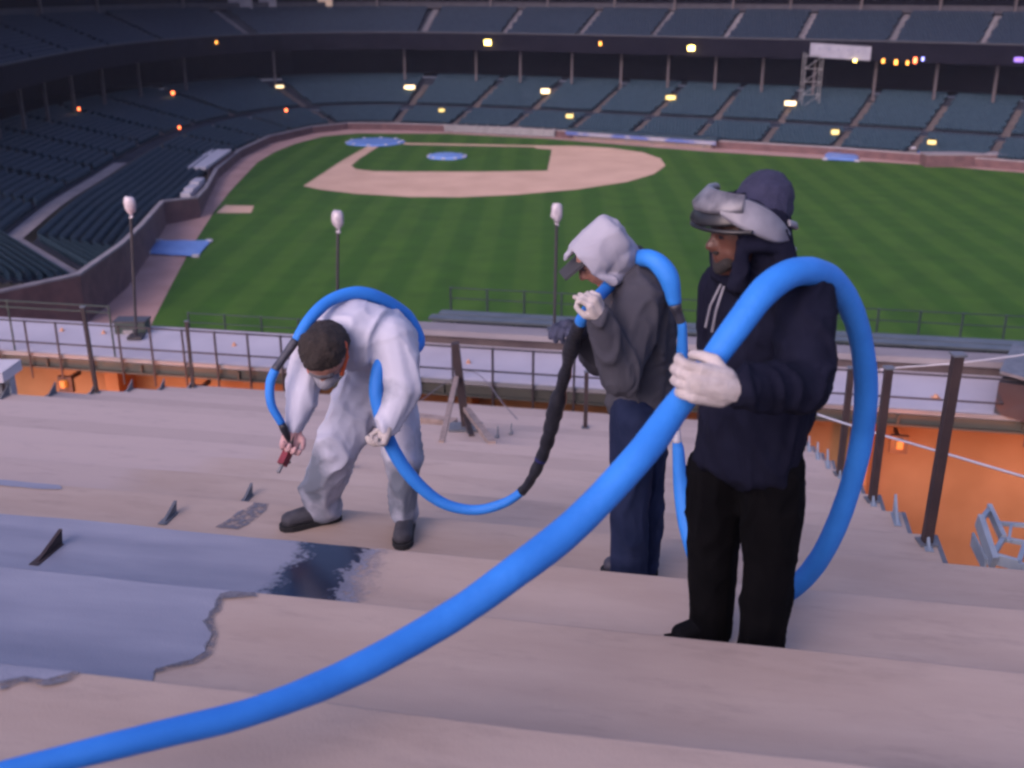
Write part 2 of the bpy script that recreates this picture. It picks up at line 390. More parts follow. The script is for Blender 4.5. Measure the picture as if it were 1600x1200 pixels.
def mass(name, lst, m, label):
    A = np.array(lst); n = len(A); c, s = np.cos(A[:,3]), np.sin(A[:,3])
    X = A[:,0,None]+c[:,None]*SV[None,:,0]-s[:,None]*SV[None,:,1]; Y = A[:,1,None]+s[:,None]*SV[None,:,0]+c[:,None]*SV[None,:,1]; Z = A[:,2,None]+SV[None,:,2]
    V = np.stack([X,Y,Z],-1).reshape(-1,3); Fc = (SF[None]+(np.arange(n)*len(SV))[:,None,None]).reshape(-1,4)
    me = bpy.data.meshes.new(name); me.vertices.add(len(V)); me.vertices.foreach_set('co', V.ravel())
    me.loops.add(Fc.size); me.loops.foreach_set('vertex_index', Fc.ravel().astype(np.int32))
    me.polygons.add(len(Fc)); me.polygons.foreach_set('loop_start', np.arange(0, Fc.size, 4, dtype=np.int32)); me.update(calc_edges=True); me.materials.append(m)
    o = bpy.data.objects.new(name, me); COL.objects.link(o); tag(o, label, 'seats', kind='stuff')
mass('lower_seat_rows', rest, M['seat'], 'teal green seat rows filling the lower stands round the field')
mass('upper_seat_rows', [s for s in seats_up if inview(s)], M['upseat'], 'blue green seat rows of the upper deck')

# field wall of brick with a pale coping
wallt = thing('brick_wall', 'curving brick field wall with pale coping along the right-field corner', 'wall', (-31,90,0))
WH = [4.3,4.0,3.8,3.5,3.35,2.9,2.25,2.0,1.2,1.1,1.05,1.05,1.0,1.0,1.0,1.0,1.0,1.0,1.0,1.1,1.2]
m = MB(); cp = MB()
for k in range(len(WALL)-1):
    a, b = Vector((*WALL[k],0)), Vector((*WALL[k+1],0)); n = Vector((-(b-a).y,(b-a).x,0)).normalized()*.32; za, zb = Vector((0,0,WH[k])), Vector((0,0,WH[k+1]))
    m.hexa([a,b,b+n,a+n,a+za,b+zb,b+n+zb,a+n+za])
    e = n.normalized()*.05; dz = Vector((0,0,.16)); lo_ = Vector((0,0,.004))
    cp.hexa([a-e+za+lo_,b-e+zb+lo_,b+n+e+zb+lo_,a+n+e+za+lo_,a-e+za+dz,b-e+zb+dz,b+n+e+zb+dz,a+n+e+za+dz])
m.build('wall_face', M['brick'], wallt); cp.build('coping', M['conc'], wallt)
# dugouts and field side features
def dugout(name, label, pts, h, roofm, facem, depth):
    t = thing(name, label, 'dugout', (*pts[0],0)); a, b = Vector((*pts[0],0)), Vector((*pts[1],0)); d = (b-a).normalized(); n = Vector((-d.y,d.x,0))*depth
    q = [a-n*.12,b-n*.12,b+n,a+n]
    MB().hexa([p+Vector((0,0,h)) for p in q]+[p+Vector((0,0,h+.32)) for p in q]).build('roof', roofm, t)
    MB().hexa([p+Vector((0,0,h-.55))-n*.15 for p in q[:2]]+[p+Vector((0,0,h-.55))-n*.12 for p in q[1::-1]]+[p+Vector((0,0,h-.01))-n*.15 for p in q[:2]]+[p+Vector((0,0,h-.01))-n*.12 for p in q[1::-1]]).build('sign_band', facem, t)
    for k in range(6):
        p = a+(b-a)*(k+.5)/6-n*.1; MB().box(p-Vector((.06,.06,0)), p+Vector((.06,.06,h))).build('post', M['steel'], t)
    MB().box((0,0,0),(1,.3,.5), lambda x,y,z: a+(b-a)*(.04+.92*x)+n*(.1+y)+Vector((0,0,z))).build('bench', M['wood'], t)
    return t
dugout('dugout', 'dugout with pale roof beside first base line seats', [(-36.9,131),(-37.5,146)], 1.5, M['white'], M['brick'], 2.4)
blue_band = mat('band_blue_white', (.05,.08,.24), (.20,.20,.25), .35, .6, lo=.45, hi=.55)
dugout('dugout', 'long dugout with blue and white banner left of the man in goggles', [(8.5,170.4),(29.5,158.8)], 1.2, M['seat'], blue_band, 2.2)
# camera well with covered equipment
t = thing('photo_well', 'white sheet covered equipment at field edge above blue tarp', 'equipment', (-34.5,118,0))
for k in range(5):
    p = Vector((-34.7-.25*k, 116+2.1*k, 1.3)); m = MB(); m.box(p-Vector((.5,.7,.5)), p+Vector((.5,.7,.25+.12*(k%2)))); m.build('covered_case', M['white'], t)
# backstop netting posts
bk = thing('backstop_fence', 'low grey padded fence behind home plate below the seats', 'fence', (-8,177.5,0))
for k in range(11):
    f = k/10; p = Vector((-10.8,178.2,0)).lerp(Vector((6.5,171.3,0)), f); MB().box(p-Vector((.08,.08,0)), p+Vector((.08,.08,1.5))).build('post', M['steel'], bk)
    if k < 10:
        q = Vector((-10.8,178.2,0)).lerp(Vector((6.5,171.3,0)), f+.1); MB().bar(p+Vector((0,0,.65)), q+Vector((0,0,.65)), .06, 1.0).build('panel', M['steel'], bk)

# stand lamps: small fixtures on posts standing on the tiers or bolted to the deck edge
def nearest_o(p):
    d = np.hypot(PATH[:,0]-p.x, PATH[:,1]-p.y); i = int(d.argmin()); v = np.array([p.x,p.y])-PATH[i]
    return float(v@NRM[i]), i
def lamp(px, py, kind, wpx, hpx, label, mode, light=0):
    d = ray(px, py); k = 60.0; p = None
    while k < 300:
        q = Vector((0,0,H))+d*k; o, i = nearest_o(q)
        if mode == 'deck' and o > 17.6: p = q; break
        if mode == 'tier' and o > -1 and q.z - tier_z(max(o,0)) < 1.3: p = q; break
        k += .25
    if p is None: p = Vector((0,0,H))+d*190
    zc = p.y*cP-(p.z-H)*sP; wd = wpx/F*zc/2*.62; ht = hpx/F*zc/2*.62
    t = thing('stand_lamp', label, 'lamp', p - Vector((0,0,ht)), 'lamps glowing in the stands')
    ang = math.atan2(p.x, p.y); rot = Matrix.Rotation(-ang, 3, 'Z')
    f = lambda x,y,z: p + rot @ Vector((x,y,z))
    MB().box((-wd,-.12,-ht),(wd,.0,ht*.9), f).build('lens', M[kind], t)
    MB().box((-wd*1.15,.01,-ht*1.1),(wd*1.15,.28,ht*1.15), f).build('housing', M['dark'], t)
    MB().box((-wd*1.2,-.2,ht*1.16),(wd*1.2,.3,ht*1.16+.08), f).build('hood', M['dark'], t)
    if mode == 'tier': MB().box((-.05,.05,-1.6),(.05,.15,-ht), f).build('post', M['dark'], t)
    else: MB().box((-.05,.28,-.05),(.05,.75,.05), f).build('bracket', M['dark'], t)
    if light:
        l = bpy.data.lights.new('lamp_light', 'POINT'); l.energy = light; l.color = (1,.7,.25); l.shadow_soft_size = .3
        lo_ = bpy.data.objects.new('lamp_light', l); COL.objects.link(lo_); lo_.parent = t; lo_.location = f(0,-.6,-.3)-t.location
LAMPS = [
 (762,66,'yellow',16,12,'brightest yellow lamp on deck edge above the infield','deck',60),
 (1080,75,'yellow',16,12,'bright yellow lamp on deck edge above man with goggles','deck',60),
 (640,136,'cream',26,9,'wide cream lamp in seats above home plate tarp','tier',25),
 (852,142,'cream',22,11,'cream lamp in seats straight above second base','tier',20),
 (1048,152,'dimyel',24,10,'yellow boxed lamp in seats above infield dirt edge','tier',10),
 (1235,161,'cream',28,10,'cream lamp in seats near the scaffold tower','tier',20),
 (437,135,'cream',20,6,'dim cream strip lamp in seats left of home plate','tier',8),
 (690,172,'dimyel',14,8,'faint yellow lamp just above home plate backstop','tier',4),
 (890,181,'dimyel',18,10,'faint yellow lamp above the dugout end','tier',4),
 (1305,206,'dimyel',18,12,'faint yellow lamp above pale blue tarp','tier',4),
 (1456,222,'dimyel',20,10,'lowest faint yellow lamp at far right','tier',4),
 (270,145,'red',7,8,'brightest red lamp in dark seats at left','tier',6),
 (123,170,'red',5,7,'leftmost small red lamp in dark seats','tier',3),
 (280,199,'red',5,7,'small red lamp at left cross aisle','tier',3),
 (447,172,'red',6,6,'small red lamp near the bend behind home plate','tier',3),
 (338,66,'amber',5,7,'small amber lamp on deck edge at left','deck',3),
 (938,68,'amber',6,9,'small amber lamp on deck edge between the yellow ones','deck',3),
 (1336,92,'yellow',8,14,'yellow lamp at left end of the coloured lights','deck',20),
 (1400,97,'amber',7,12,'amber lamp third among the coloured lights','deck',4),
 (1380,95,'amber',6,10,'amber lamp second among the coloured lights','deck',4),
 (1418,98,'amber',5,10,'dimmer amber lamp beside the red one','deck',4),
 (1430,94,'red',7,14,'red lamp among coloured lights on deck edge','deck',4),
 (1442,92,'bluel',5,9,'blue lamp right of the red one on deck edge','deck',3),
 (1592,93,'purple',22,12,'purple glowing panel on deck edge at far right','deck',0),
]
for L in LAMPS: lamp(*L)
# banner on the deck edge, scaffold tower, pale panels high in the stands, small props by the right wall
def deckpoint(px, py, omin):
    d = ray(px,py); k = 60.
    while k < 300:
        q = Vector((0,0,H))+d*k
        if nearest_o(q)[0] > omin: return q
        k += .25
    return q
a, b = deckpoint(1267,67,17.3), deckpoint(1362,73,17.3); dn = Vector((0,0,-2.0))
t = thing('banner', 'white banner with faint print hung on the upper deck edge', 'banner', a+dn)
th = Vector((0,.08,0)); MB().hexa([a+dn,b+dn,b+dn+th,a+dn+th,a,b,b+th,a+th]).build('sheet', M['sign'], t)
for k in range(5):
    p = a.lerp(b, .14+.16*k); MB().hexa([p+Vector((0,-.03,-.95)),p+Vector((1.0,-.03-.35,-.97)),p+Vector((1.0,-.01-.35,-.97)),p+Vector((0,-.01,-.95)),p+Vector((0,-.03,-.55)),p+Vector((1.0,-.38,-.57)),p+Vector((1.0,-.36,-.57)),p+Vector((0,-.01,-.55))]).build('print', mat('print_blur',(.12,.125,.19),None), t)
c = deckpoint(1266,165,17); sc_ = thing('scaffold_tower', 'tall thin scaffold tower under the white banner', 'scaffold', (c.x,c.y,tier_z(15)))
for dx in (-1.3,1.3):
    for dy in (0,1.5): MB().tube([(c.x+dx,c.y+dy,4),(c.x+dx,c.y+dy,12.6)], .07, 6).build('standard', M['steel'], sc_)
for k in range(5):
    z = 4.6+1.9*k
    MB().tube([(c.x-1.3,c.y,z),(c.x+1.3,c.y,z)], .06, 6).build('ledger', M['steel'], sc_)
    if k < 4: MB().tube([(c.x-1.3,c.y,z),(c.x+1.3,c.y,z+1.9)], .05, 6).build('brace', M['steel'], sc_)
for px, py, wpx, lab, mm in ((375,4,36,'leftmost pale panel high in the upper stand','sign'),(418,5,26,'middle pale panel high in the upper stand','sign'),(508,4,22,'rightmost cream panel high in the upper stand','cream2')):
    p = deckpoint(px,py,29.3); zc = p.y*cP; wd = wpx/F*zc/2
    if 'cream2' not in M: M['cream2'] = mat('panel_cream',(.62,.5,.36),None)
    t = thing('wall_panel', lab, 'panel', p-Vector((0,0,1)))
    MB().box((p.x-wd,p.y-.1,p.z-1.1),(p.x+wd,p.y+.05,p.z+1.6)).build('board', M[mm], t)
    MB().box((p.x-wd-.1,p.y+.06,p.z-1.2),(p.x+wd+.1,p.y+.15,p.z+1.7)).build('frame', M['steel'], t)
def prop_box(px, py, wpx, hpx, name, lab, cat, mm):
    p = onz(px, py, 0); zc = p.y*cP+H*sP; wd = wpx/F*zc/2; h = hpx/F*zc
    t = thing(name, lab, cat, p); m = MB(); m.box(p+Vector((-wd,-wd*.8,0)), p+Vector((wd,wd*.8,h*.86))); m.build('body', mm, t)
    MB().box(p+Vector((-wd*1.08,-wd*.9,h*.87)), p+Vector((wd*1.08,wd*.9,h))).build('lid', mm, t)
prop_box(1440,252,14,15,'bin','deep blue bin on right warning track','bin',mat('bin_blue',(.02,.06,.32),None))
prop_box(1336,242,9,20,'covered_post','pale covered post behind the pale blue tarp','post',M['sign'])
prop_box(1424,248,7,18,'covered_post','thin pale covered post left of the blue bin','post',M['white'])
prop_box(1524,246,10,22,'covered_post','pinkish covered post right of the blue bin','post',M['conc'])
p = onz(1515,260,0); t = thing('brick_shed', 'low brick block at far right field edge', 'shed', p); MB().box(p+Vector((-6,-.6,0)), p+Vector((5,1.6,1.5))).build('wall', M['brick'], t); MB().box(p+Vector((-6.1,-.7,1.51)), p+Vector((5.1,1.7,1.66))).build('cap', M['conc'], t)

# ------------------------------------------------------------------ near bleachers: stepped deck
S0, TR = 2.07, .965
K0, K1 = -5, 15
DROP = {0: 1.615}
for k in range(1, K1+1): DROP[k] = DROP[k-1]+.342-.0012*k
for k in range(-1, K0-1, -1): DROP[k] = DROP[k+1]-.342
sk = lambda k: S0+TR*k
TL, TRR = -8.85, 1.34            # edges of the stair wells left and right
def deck_mat():
    m = bpy.data.materials.new('beige_deck_coating'); m.use_nodes = True; n = m.node_tree; b = n.nodes['Principled BSDF']; b.inputs['Roughness'].default_value = .82; b.inputs['Specular IOR Level'].default_value = .25
    g = n.nodes.new('ShaderNodeNewGeometry'); L = n.links
    mp = n.nodes.new('ShaderNodeMapping'); mp.inputs['Rotation'].default_value = (0,0,PSI); L.new(g.outputs['Position'], mp.inputs['Vector'])
    st = n.nodes.new('ShaderNodeMapping'); st.inputs['Scale'].default_value = (.8,3.2,1); L.new(mp.outputs[0], st.inputs['Vector'])
    n1 = n.nodes.new('ShaderNodeTexNoise'); n1.inputs['Scale'].default_value = 1.1; n1.inputs['Detail'].default_value = 7; n1.inputs['Roughness'].default_value = .6; L.new(st.outputs[0], n1.inputs['Vector'])
    r1 = n.nodes.new('ShaderNodeValToRGB'); e = r1.color_ramp.elements; e[0].position=.30; e[1].position=.68; e[0].color=(.40,.297,.235,1); e[1].color=(.50,.385,.31,1); L.new(n1.outputs['Fac'], r1.inputs['Fac'])
    # older paler coat on the lower left rows, with a ragged edge
    sp = n.nodes.new('ShaderNodeSeparateXYZ'); L.new(mp.outputs[0], sp.inputs[0])
    nz = n.nodes.new('ShaderNodeTexNoise'); nz.inputs['Scale'].default_value=2.5; nz.inputs['Detail'].default_value=5; L.new(g.outputs['Position'], nz.inputs['Vector'])
    ad = n.nodes.new('ShaderNodeMath'); ad.operation='MULTIPLY_ADD'; ad.inputs[1].default_value=.5; L.new(nz.outputs['Fac'], ad.inputs[0]); L.new(sp.outputs['X'], ad.inputs[2])
    mr = n.nodes.new('ShaderNodeMapRange'); mr.inputs['From Min'].default_value=-3.15; mr.inputs['From Max'].default_value=-3.45; L.new(ad.outputs[0], mr.inputs['Value'])
    mr2 = n.nodes.new('ShaderNodeMapRange'); mr2.inputs['From Min'].default_value=4.9; mr2.inputs['From Max'].default_value=5.6; L.new(sp.outputs['Y'], mr2.inputs['Value'])
    mu = n.nodes.new('ShaderNodeMath'); mu.operation='MULTIPLY'; L.new(mr.outputs[0], mu.inputs[0]); L.new(mr2.outputs[0], mu.inputs[1])
    mr3 = n.nodes.new('ShaderNodeMapRange'); mr3.inputs['From Min'].default_value=6.0; mr3.inputs['From Max'].default_value=11.0; mr3.inputs['To Max'].default_value=.8; L.new(sp.outputs['Y'], mr3.inputs['Value'])
    mxv = n.nodes.new('ShaderNodeMath'); mxv.operation='MAXIMUM'; L.new(mu.outputs[0], mxv.inputs[0]); L.new(mr3.outputs[0], mxv.inputs[1])
    mx = n.nodes.new('ShaderNodeMixRGB'); mx.inputs[2].default_value=(.48,.375,.325,1); L.new(mxv.outputs[0], mx.inputs[0]); L.new(r1.outputs[0], mx.inputs[1])
    # scuffs and dried splashes
    n2 = n.nodes.new('ShaderNodeTexNoise'); n2.inputs['Scale'].default_value=3.4; n2.inputs['Detail'].default_value=10; n2.inputs['Roughness'].default_value=.7; L.new(st.outputs[0], n2.inputs['Vector'])
    r2 = n.nodes.new('ShaderNodeValToRGB'); e=r2.color_ramp.elements; e[0].position=.30; e[1].position=.46; e[0].color=(.72,.72,.74,1); e[1].color=(1,1,1,1); L.new(n2.outputs['Fac'], r2.inputs['Fac'])
    m2 = n.nodes.new('ShaderNodeMixRGB'); m2.blend_type='MULTIPLY'; m2.inputs[0].default_value=.55; L.new(mx.outputs[0], m2.inputs[1]); L.new(r2.outputs[0], m2.inputs[2])
    oi = n.nodes.new('ShaderNodeObjectInfo'); rr_ = n.nodes.new('ShaderNodeMapRange'); rr_.inputs['To Min'].default_value=.88; rr_.inputs['To Max'].default_value=1.06; L.new(oi.outputs['Random'], rr_.inputs['Value'])
    m3 = n.nodes.new('ShaderNodeVectorMath'); m3.operation='SCALE'; L.new(m2.outputs[0], m3.inputs[0]); L.new(rr_.outputs[0], m3.inputs['Scale'])
    L.new(m3.outputs[0], b.inputs['Base Color'])
    n3 = n.nodes.new('ShaderNodeTexNoise'); n3.inputs['Scale'].default_value=160; n3.inputs['Detail'].default_value=3; L.new(g.outputs['Position'], n3.inputs['Vector'])
    n4 = n.nodes.new('ShaderNodeTexNoise'); n4.inputs['Scale'].default_value=6; L.new(g.outputs['Position'], n4.inputs['Vector'])
    sm = n.nodes.new('ShaderNodeMath'); sm.operation='MULTIPLY_ADD'; sm.inputs[1].default_value=2.0; L.new(n4.outputs['Fac'], sm.inputs[0]); L.new(n3.outputs['Fac'], sm.inputs[2])
    bu = n.nodes.new('ShaderNodeBump'); bu.inputs['Strength'].default_value=.22; bu.inputs['Distance'].default_value=.006; L.new(sm.outputs[0], bu.inputs['Height']); L.new(bu.outputs[0], b.inputs['Normal'])
    return m
M['deck'] = deck_mat()
deck = thing('bleacher_deck', 'stepped bleacher deck with beige coating descending towards the field', 'bleachers', B(-3,0,H-1.0))
def tread_ext(k):
    t0 = -14 if k < 9 else TL; t1 = 7.0 if k < 4 else TRR
    return t0, t1
def wob(t, k): return .012*noise.noise(Vector((t*1.3, k*3.1, 0)))+.006*noise.noise(Vector((t*5, k*2.7, 4)))
for k in range(K0, K1+1):
    t0, t1 = tread_ext(k); z = H-DROP[k]; s0, s1 = sk(k-1), sk(k)
    nn = 60; m = MB()
    for j in range(nn+1):                                  # top with a slightly uneven rounded nosing
        t = t0+(t1-t0)*j/nn; w_ = wob(t,k)
        m.v += [B(t,s0-.02,z), B(t,s1-.014+w_,z), B(t,s1-.006+w_,z-.003), B(t,s1-.001+w_,z-.010), B(t,s1+w_,z-.03), B(t,s1-.004,z-.16)]
    for j in range(nn):
        for i in range(5): a=j*6+i; m.f.append((a,a+6,a+7,a+1))
    m.build('tread', M['deck'], deck, True)
    m = MB(); zb = z-.37 if k < K1 else z-.9
    t0r, t1r = t0, t1
    m.quad(B(t0r,s1-.02,zb), B(t0r,s1-.02,z-.15), B(t1r,s1-.02,z-.15), B(t1r,s1-.02,zb)); m.build('riser', M['deck'], deck)
    if t1 == TRR: MB().box((t1+.002,s0,z-.62),(t1+.03,s1,z-.004), B).build('end_plate', M['plate'], deck)
    if t0 == TL: MB().box((t0-.03,s0,z-.62),(t0-.002,s1,z-.004), B).build('end_plate', M['plate'], deck)

def deckhit(px, py):               # first tread met by the line of sight
    for k in range(K0, K1+1):
        p = onz(px, py, H-DROP[k]); t_, s_ = toB(p)
        if sk(k-1)-.02 <= s_ <= sk(k): return p, k
    return onz(px, py, H-DROP[K1]), K1
# sprayed grey coating: thin film on the treads with a ragged edge, darker along the rim, wet at one end
def film_mat():
    m = bpy.data.materials.new('grey_waterproof_coating'); m.use_nodes=True; n=m.node_tree; b=n.nodes['Principled BSDF']; L=n.links
    def nd(ty, **kw):
        x = n.nodes.new(ty)
        for k_, v_ in kw.items(): setattr(x, k_, v_)
        return x
    def mr(src, a, b_, c=0, d=1, smooth=True):
        x = nd('ShaderNodeMapRange'); x.interpolation_type = 'SMOOTHSTEP' if smooth else 'LINEAR'
        for nm, v_ in (('From Min',a),('From Max',b_),('To Min',c),('To Max',d)): x.inputs[nm].default_value = v_
        L.new(src, x.inputs['Value']); return x.outputs[0]
    def ma(op, a, b_):
        x = nd('ShaderNodeMath', operation=op)
        for k_, v_ in enumerate((a, b_)):
            if isinstance(v_, (int,float)): x.inputs[k_].default_value = v_
            else: L.new(v_, x.inputs[k_])
        return x.outputs[0]
    g = nd('ShaderNodeNewGeometry'); rot = nd('ShaderNodeMapping'); rot.inputs['Rotation'].default_value=(0,0,PSI); L.new(g.outputs['Position'], rot.inputs['Vector'])
    mp = nd('ShaderNodeMapping'); mp.inputs['Scale'].default_value=(1,5,1); L.new(rot.outputs[0], mp.inputs['Vector'])
    def nz(sc, vec, det=6):
        t = nd('ShaderNodeTexNoise'); t.inputs['Scale'].default_value=sc; t.inputs['Detail'].default_value=det; L.new(vec, t.inputs['Vector']); return t.outputs['Fac']
    broad = nz(1.6, mp.outputs[0], 8); fine = nz(38, g.outputs['Position'], 5); mid = nz(7, g.outputs['Position'], 6)
    r=nd('ShaderNodeValToRGB'); e=r.color_ramp.elements; e[0].position=.3; e[1].position=.7; e[0].color=(.175,.182,.235,1); e[1].color=(.250,.258,.315,1); L.new(broad, r.inputs['Fac'])
    sp = nd('ShaderNodeSeparateXYZ'); L.new(rot.outputs[0], sp.inputs[0]); T_, S_ = sp.outputs['X'], sp.outputs['Y']
    jt = ma('ADD', T_, ma('ADD', ma('MULTIPLY', ma('SUBTRACT', mid, .5), .22), ma('MULTIPLY', ma('SUBTRACT', fine, .5), .16)))
    row2 = ma('MULTIPLY', mr(S_, sk(1)-.01, sk(1)+.02), mr(S_, sk(2)+.03, sk(2)+.0))
    wet = ma('MULTIPLY', ma('MULTIPLY', mr(jt, -1.72, -1.62), mr(jt, -1.36, -1.42)), row2)      # still wet where the gun stopped
    thin = ma('MULTIPLY', mr(jt, -1.42, -1.24), row2)                                            # overspray thinning out
    mx = nd('ShaderNodeMixRGB'); mx.inputs[2].default_value=(.010,.015,.032,1); L.new(wet, mx.inputs[0]); L.new(r.outputs[0], mx.inputs[1]); L.new(mx.outputs[0], b.inputs['Base Color'])
    ro = ma('ADD', mr(broad, 0, 1, .42, .58, False), ma('MULTIPLY', wet, -.36)); L.new(ro, b.inputs['Roughness'])
    bu=nd('ShaderNodeBump'); bu.inputs['Distance'].default_value=.004; L.new(mr(wet, 0, 1, .4, .08), bu.inputs['Strength']); L.new(nz(140, g.outputs['Position'], 2), bu.inputs['Height']); L.new(bu.outputs[0], b.inputs['Normal'])
    L.new(ma('SUBTRACT', 1.0, thin), b.inputs['Alpha'])
    return m
M['film'] = film_mat()
M['film_edge'] = mat('grey_coating_dark_edge', (.10,.105,.135), (.16,.15,.165), 9, .6, bump=.3, bscale=140)  # darker tone for the film rim and the spray smudge
def stipple(m, sc, lo, hi):
    n = m.node_tree; g = n.nodes.new('ShaderNodeNewGeometry'); t = n.nodes.new('ShaderNodeTexNoise'); t.inputs['Scale'].default_value = sc; t.inputs['Detail'].default_value = 6; t.inputs['Roughness'].default_value = .7
    r = n.nodes.new('ShaderNodeMapRange'); r.inputs['From Min'].default_value = lo; r.inputs['From Max'].default_value = hi
    n.links.new(g.outputs['Position'], t.inputs['Vector']); n.links.new(t.outputs['Fac'], r.inputs['Value']); n.links.new(r.outputs[0], n.nodes['Principled BSDF'].inputs['Alpha'])
stipple(M['film_edge'], 30, .36, .62)
M['wet'] = mat('wet_coating', (.006,.010,.022), (.012,.018,.035), 9, .10, bump=.06, bscale=9)
coat = thing('grey_coating', 'freshly sprayed blue-grey coating on the deck at lower left', 'coating', B(-3,3,H-DROP[2]))
def film(k, px, name, mm, lift, jit=.012):
    z = H-DROP[k]+lift; pts = [onz(a,b,z) for a,b in px]; out = []
    for i in range(len(pts)):
        a, b = pts[i], pts[(i+1)%len(pts)]; n_ = max(1,int((b-a).length/.03))
        for j in range(n_):
            p = a.lerp(b, j/n_); p = p+Vector((noise.noise(p*9+Vector((k,0,0))), noise.noise(p*9+Vector((0,k,5))),0))*jit+Vector((noise.noise(p*31), noise.noise(p*31+Vector((3,1,7))),0))*jit*.4
            t_, s_ = toB(p); s_ = min(s_, sk(k)-.015+wob(t_,k)); s_ = max(s_, sk(k-1)+.002); out.append(B(t_,s_,z))
    MB().poly(out).build(name, mm, coat)
film(2, [(-300,735),(0,783),(200,811),(430,839),(520,848),(585,858),(660,866),(650,900),(640,960),(630,995),(480,980),(395,970),(200,950),(-300,890)], 'film', M['film'], .004)
film(1, [(-300,830),(0,872),(200,897),(400,921),(393,930),(345,928),(338,948),(322,972),(332,990),(318,1018),(295,1030),(262,1040),(240,1046),(236,1075),(200,1090),(0,1060),(-300,1010)], 'film', M['film'], .004)
film(0, [(-300,950),(0,1012),(142,1030),(132,1036),(108,1050),(70,1060),(30,1060),(-5,1068),(-120,1090),(-300,1080)], 'film', M['film'], .004)
film(3, [(-200,712),(0,738),(60,744),(92,752),(95,764),(60,764),(0,758),(-200,730)], 'film', M['film'], .004)
film(3, [(420,784),(400,783),(372,800),(345,818),(338,822),(372,828),(398,812),(418,796)], 'spray_smudge', M['film_edge'], .004, .02)
film(1, [(400,921),(396,934),(350,934),(345,950),(330,972),(341,990),(326,1022),(300,1037),(262,1047),(236,1053),(238,1044),(262,1038),(294,1028),(316,1016),(330,990),(320,972),(336,948),(343,927)], 'film_rim', M['film_edge'], .006, .03)
film(0, [(150,1030),(138,1041),(112,1058),(70,1069),(30,1069),(-5,1078),(-5,1066),(30,1058),(70,1058),(106,1048),(130,1034),(140,1030)], 'film_rim', M['film_edge'], .006, .03)
film(4, [(418,722),(478,712),(500,735),(470,746),(428,740)], 'spray_smudge', mat('overspray', (.26,.23,.22),(.30,.27,.26),5,.8), .004, .03)

# triangular bench brackets: a plate in the plane of the slope at each nosing
def bracket(t, k, mm, h, ln, group, label, sb=.03):
    z = H-DROP[k]; s1 = sk(k)-sb; m = MB(); th = .008
    p = [(s1-ln, z+.002), (s1, z+.002), (s1+.015, z+h)]
    i = len(m.v)
    for dx in (-th,th): m.v += [B(t+dx, s, zz) for s, zz in p]
    m.f += [(0,2,1),(3,4,5),(0,1,4,3),(1,2,5,4),(2,0,3,5)]
    tt = thing('bench_bracket', label, 'bracket', B(t,s1-ln/2,z), group)
    m.build('gusset', mm, tt); MB().box((t-.022,s1-ln,z+.001),(t+.022,s1-.01,z+.008), B).build('base_plate', mm, tt)
bracket(-2.72, 2, M['post'], .065, .20, 'bench brackets on the left', 'nearest dark triangular bracket standing in wet grey coating', .22)  # dark brown puts the unlit side of the steel into its colour
bracket(-2.72, 3, M['plate'], .062, .15, 'bench brackets on the left', 'dark triangular bracket at edge of the grey coating', .20)
bracket(-2.72, 4, M['plate'], .07, .14, 'bench brackets on the left', 'third triangular bracket, beside the grey overspray near the boots', .24)
bracket(-2.72, 6, M['plate'], .06, .05, 'bench brackets on the left', 'tiny dark bracket between the legs of the bending man', .3)
for px_, lab_ in ((778,'small dark bracket right of the braced post, left of its pair'),(799,'small dark bracket right of the braced post, right of its pair')):
    q_, k_ = deckhit(px_, 681 if px_ < 790 else 676); bracket(toB(q_)[0], k_, M['plate'], .12, .07, 'small brackets beside the braced post', lab_, sk(k_)-toB(q_)[1])
ORD = ['nearest','second','third','fourth','fifth','sixth','seventh','eighth','ninth','tenth','eleventh','farthest']
for k in range(4, 16): bracket(TRR-.05, k, M['blueplate'], .13, .2, 'brackets along the right stairwell edge', ORD[k-4]+' blue-grey triangular bracket along the right stairwell edge, counted from the camera')
for k in range(9, 16): bracket(TL+.05, k, M['plate'], .15, .22, 'brackets along the left stairwell edge', (ORD[k-9] if k < 15 else 'farthest')+' grey triangular bracket along the left stairwell edge, counted from the camera')

# ------------------------------------------------------------------ walkway in front, stairwells below it, parapet, lower benches
ZW = H-6.62; SN, SF_ = 17.75, 19.7       # walkway level, near and far edges along the slope
struct(MB().box((-30,SN,ZW-.10),(24,SF_,ZW), B).build('walkway', M['walk']))
lipt = thing('walkway_fascia', 'olive steel edge beam under the white walkway', 'beam', B(0,SN,ZW-.5))
MB().box((-30,SN-.05,ZW-.07),(24,SN-.004,ZW-.002), B).build('lip', M['steel'], lipt)
MB().box((-30,SN-.02,ZW-.26),(24,SN+.10,ZW-.105), B).build('beam_web', M['olive'], lipt)
MB().box((-30,SN-.08,ZW-.30),(24,SN+.12,ZW-.265), B).build('beam_flange', M['olive'], lipt)
for k in range(26):
    t = -28+k*1.95; MB().box((t-.02,SN-.07,ZW-.262),(t+.02,SN-.021,ZW-.11), B).build('stiffener', M['olive'], lipt)
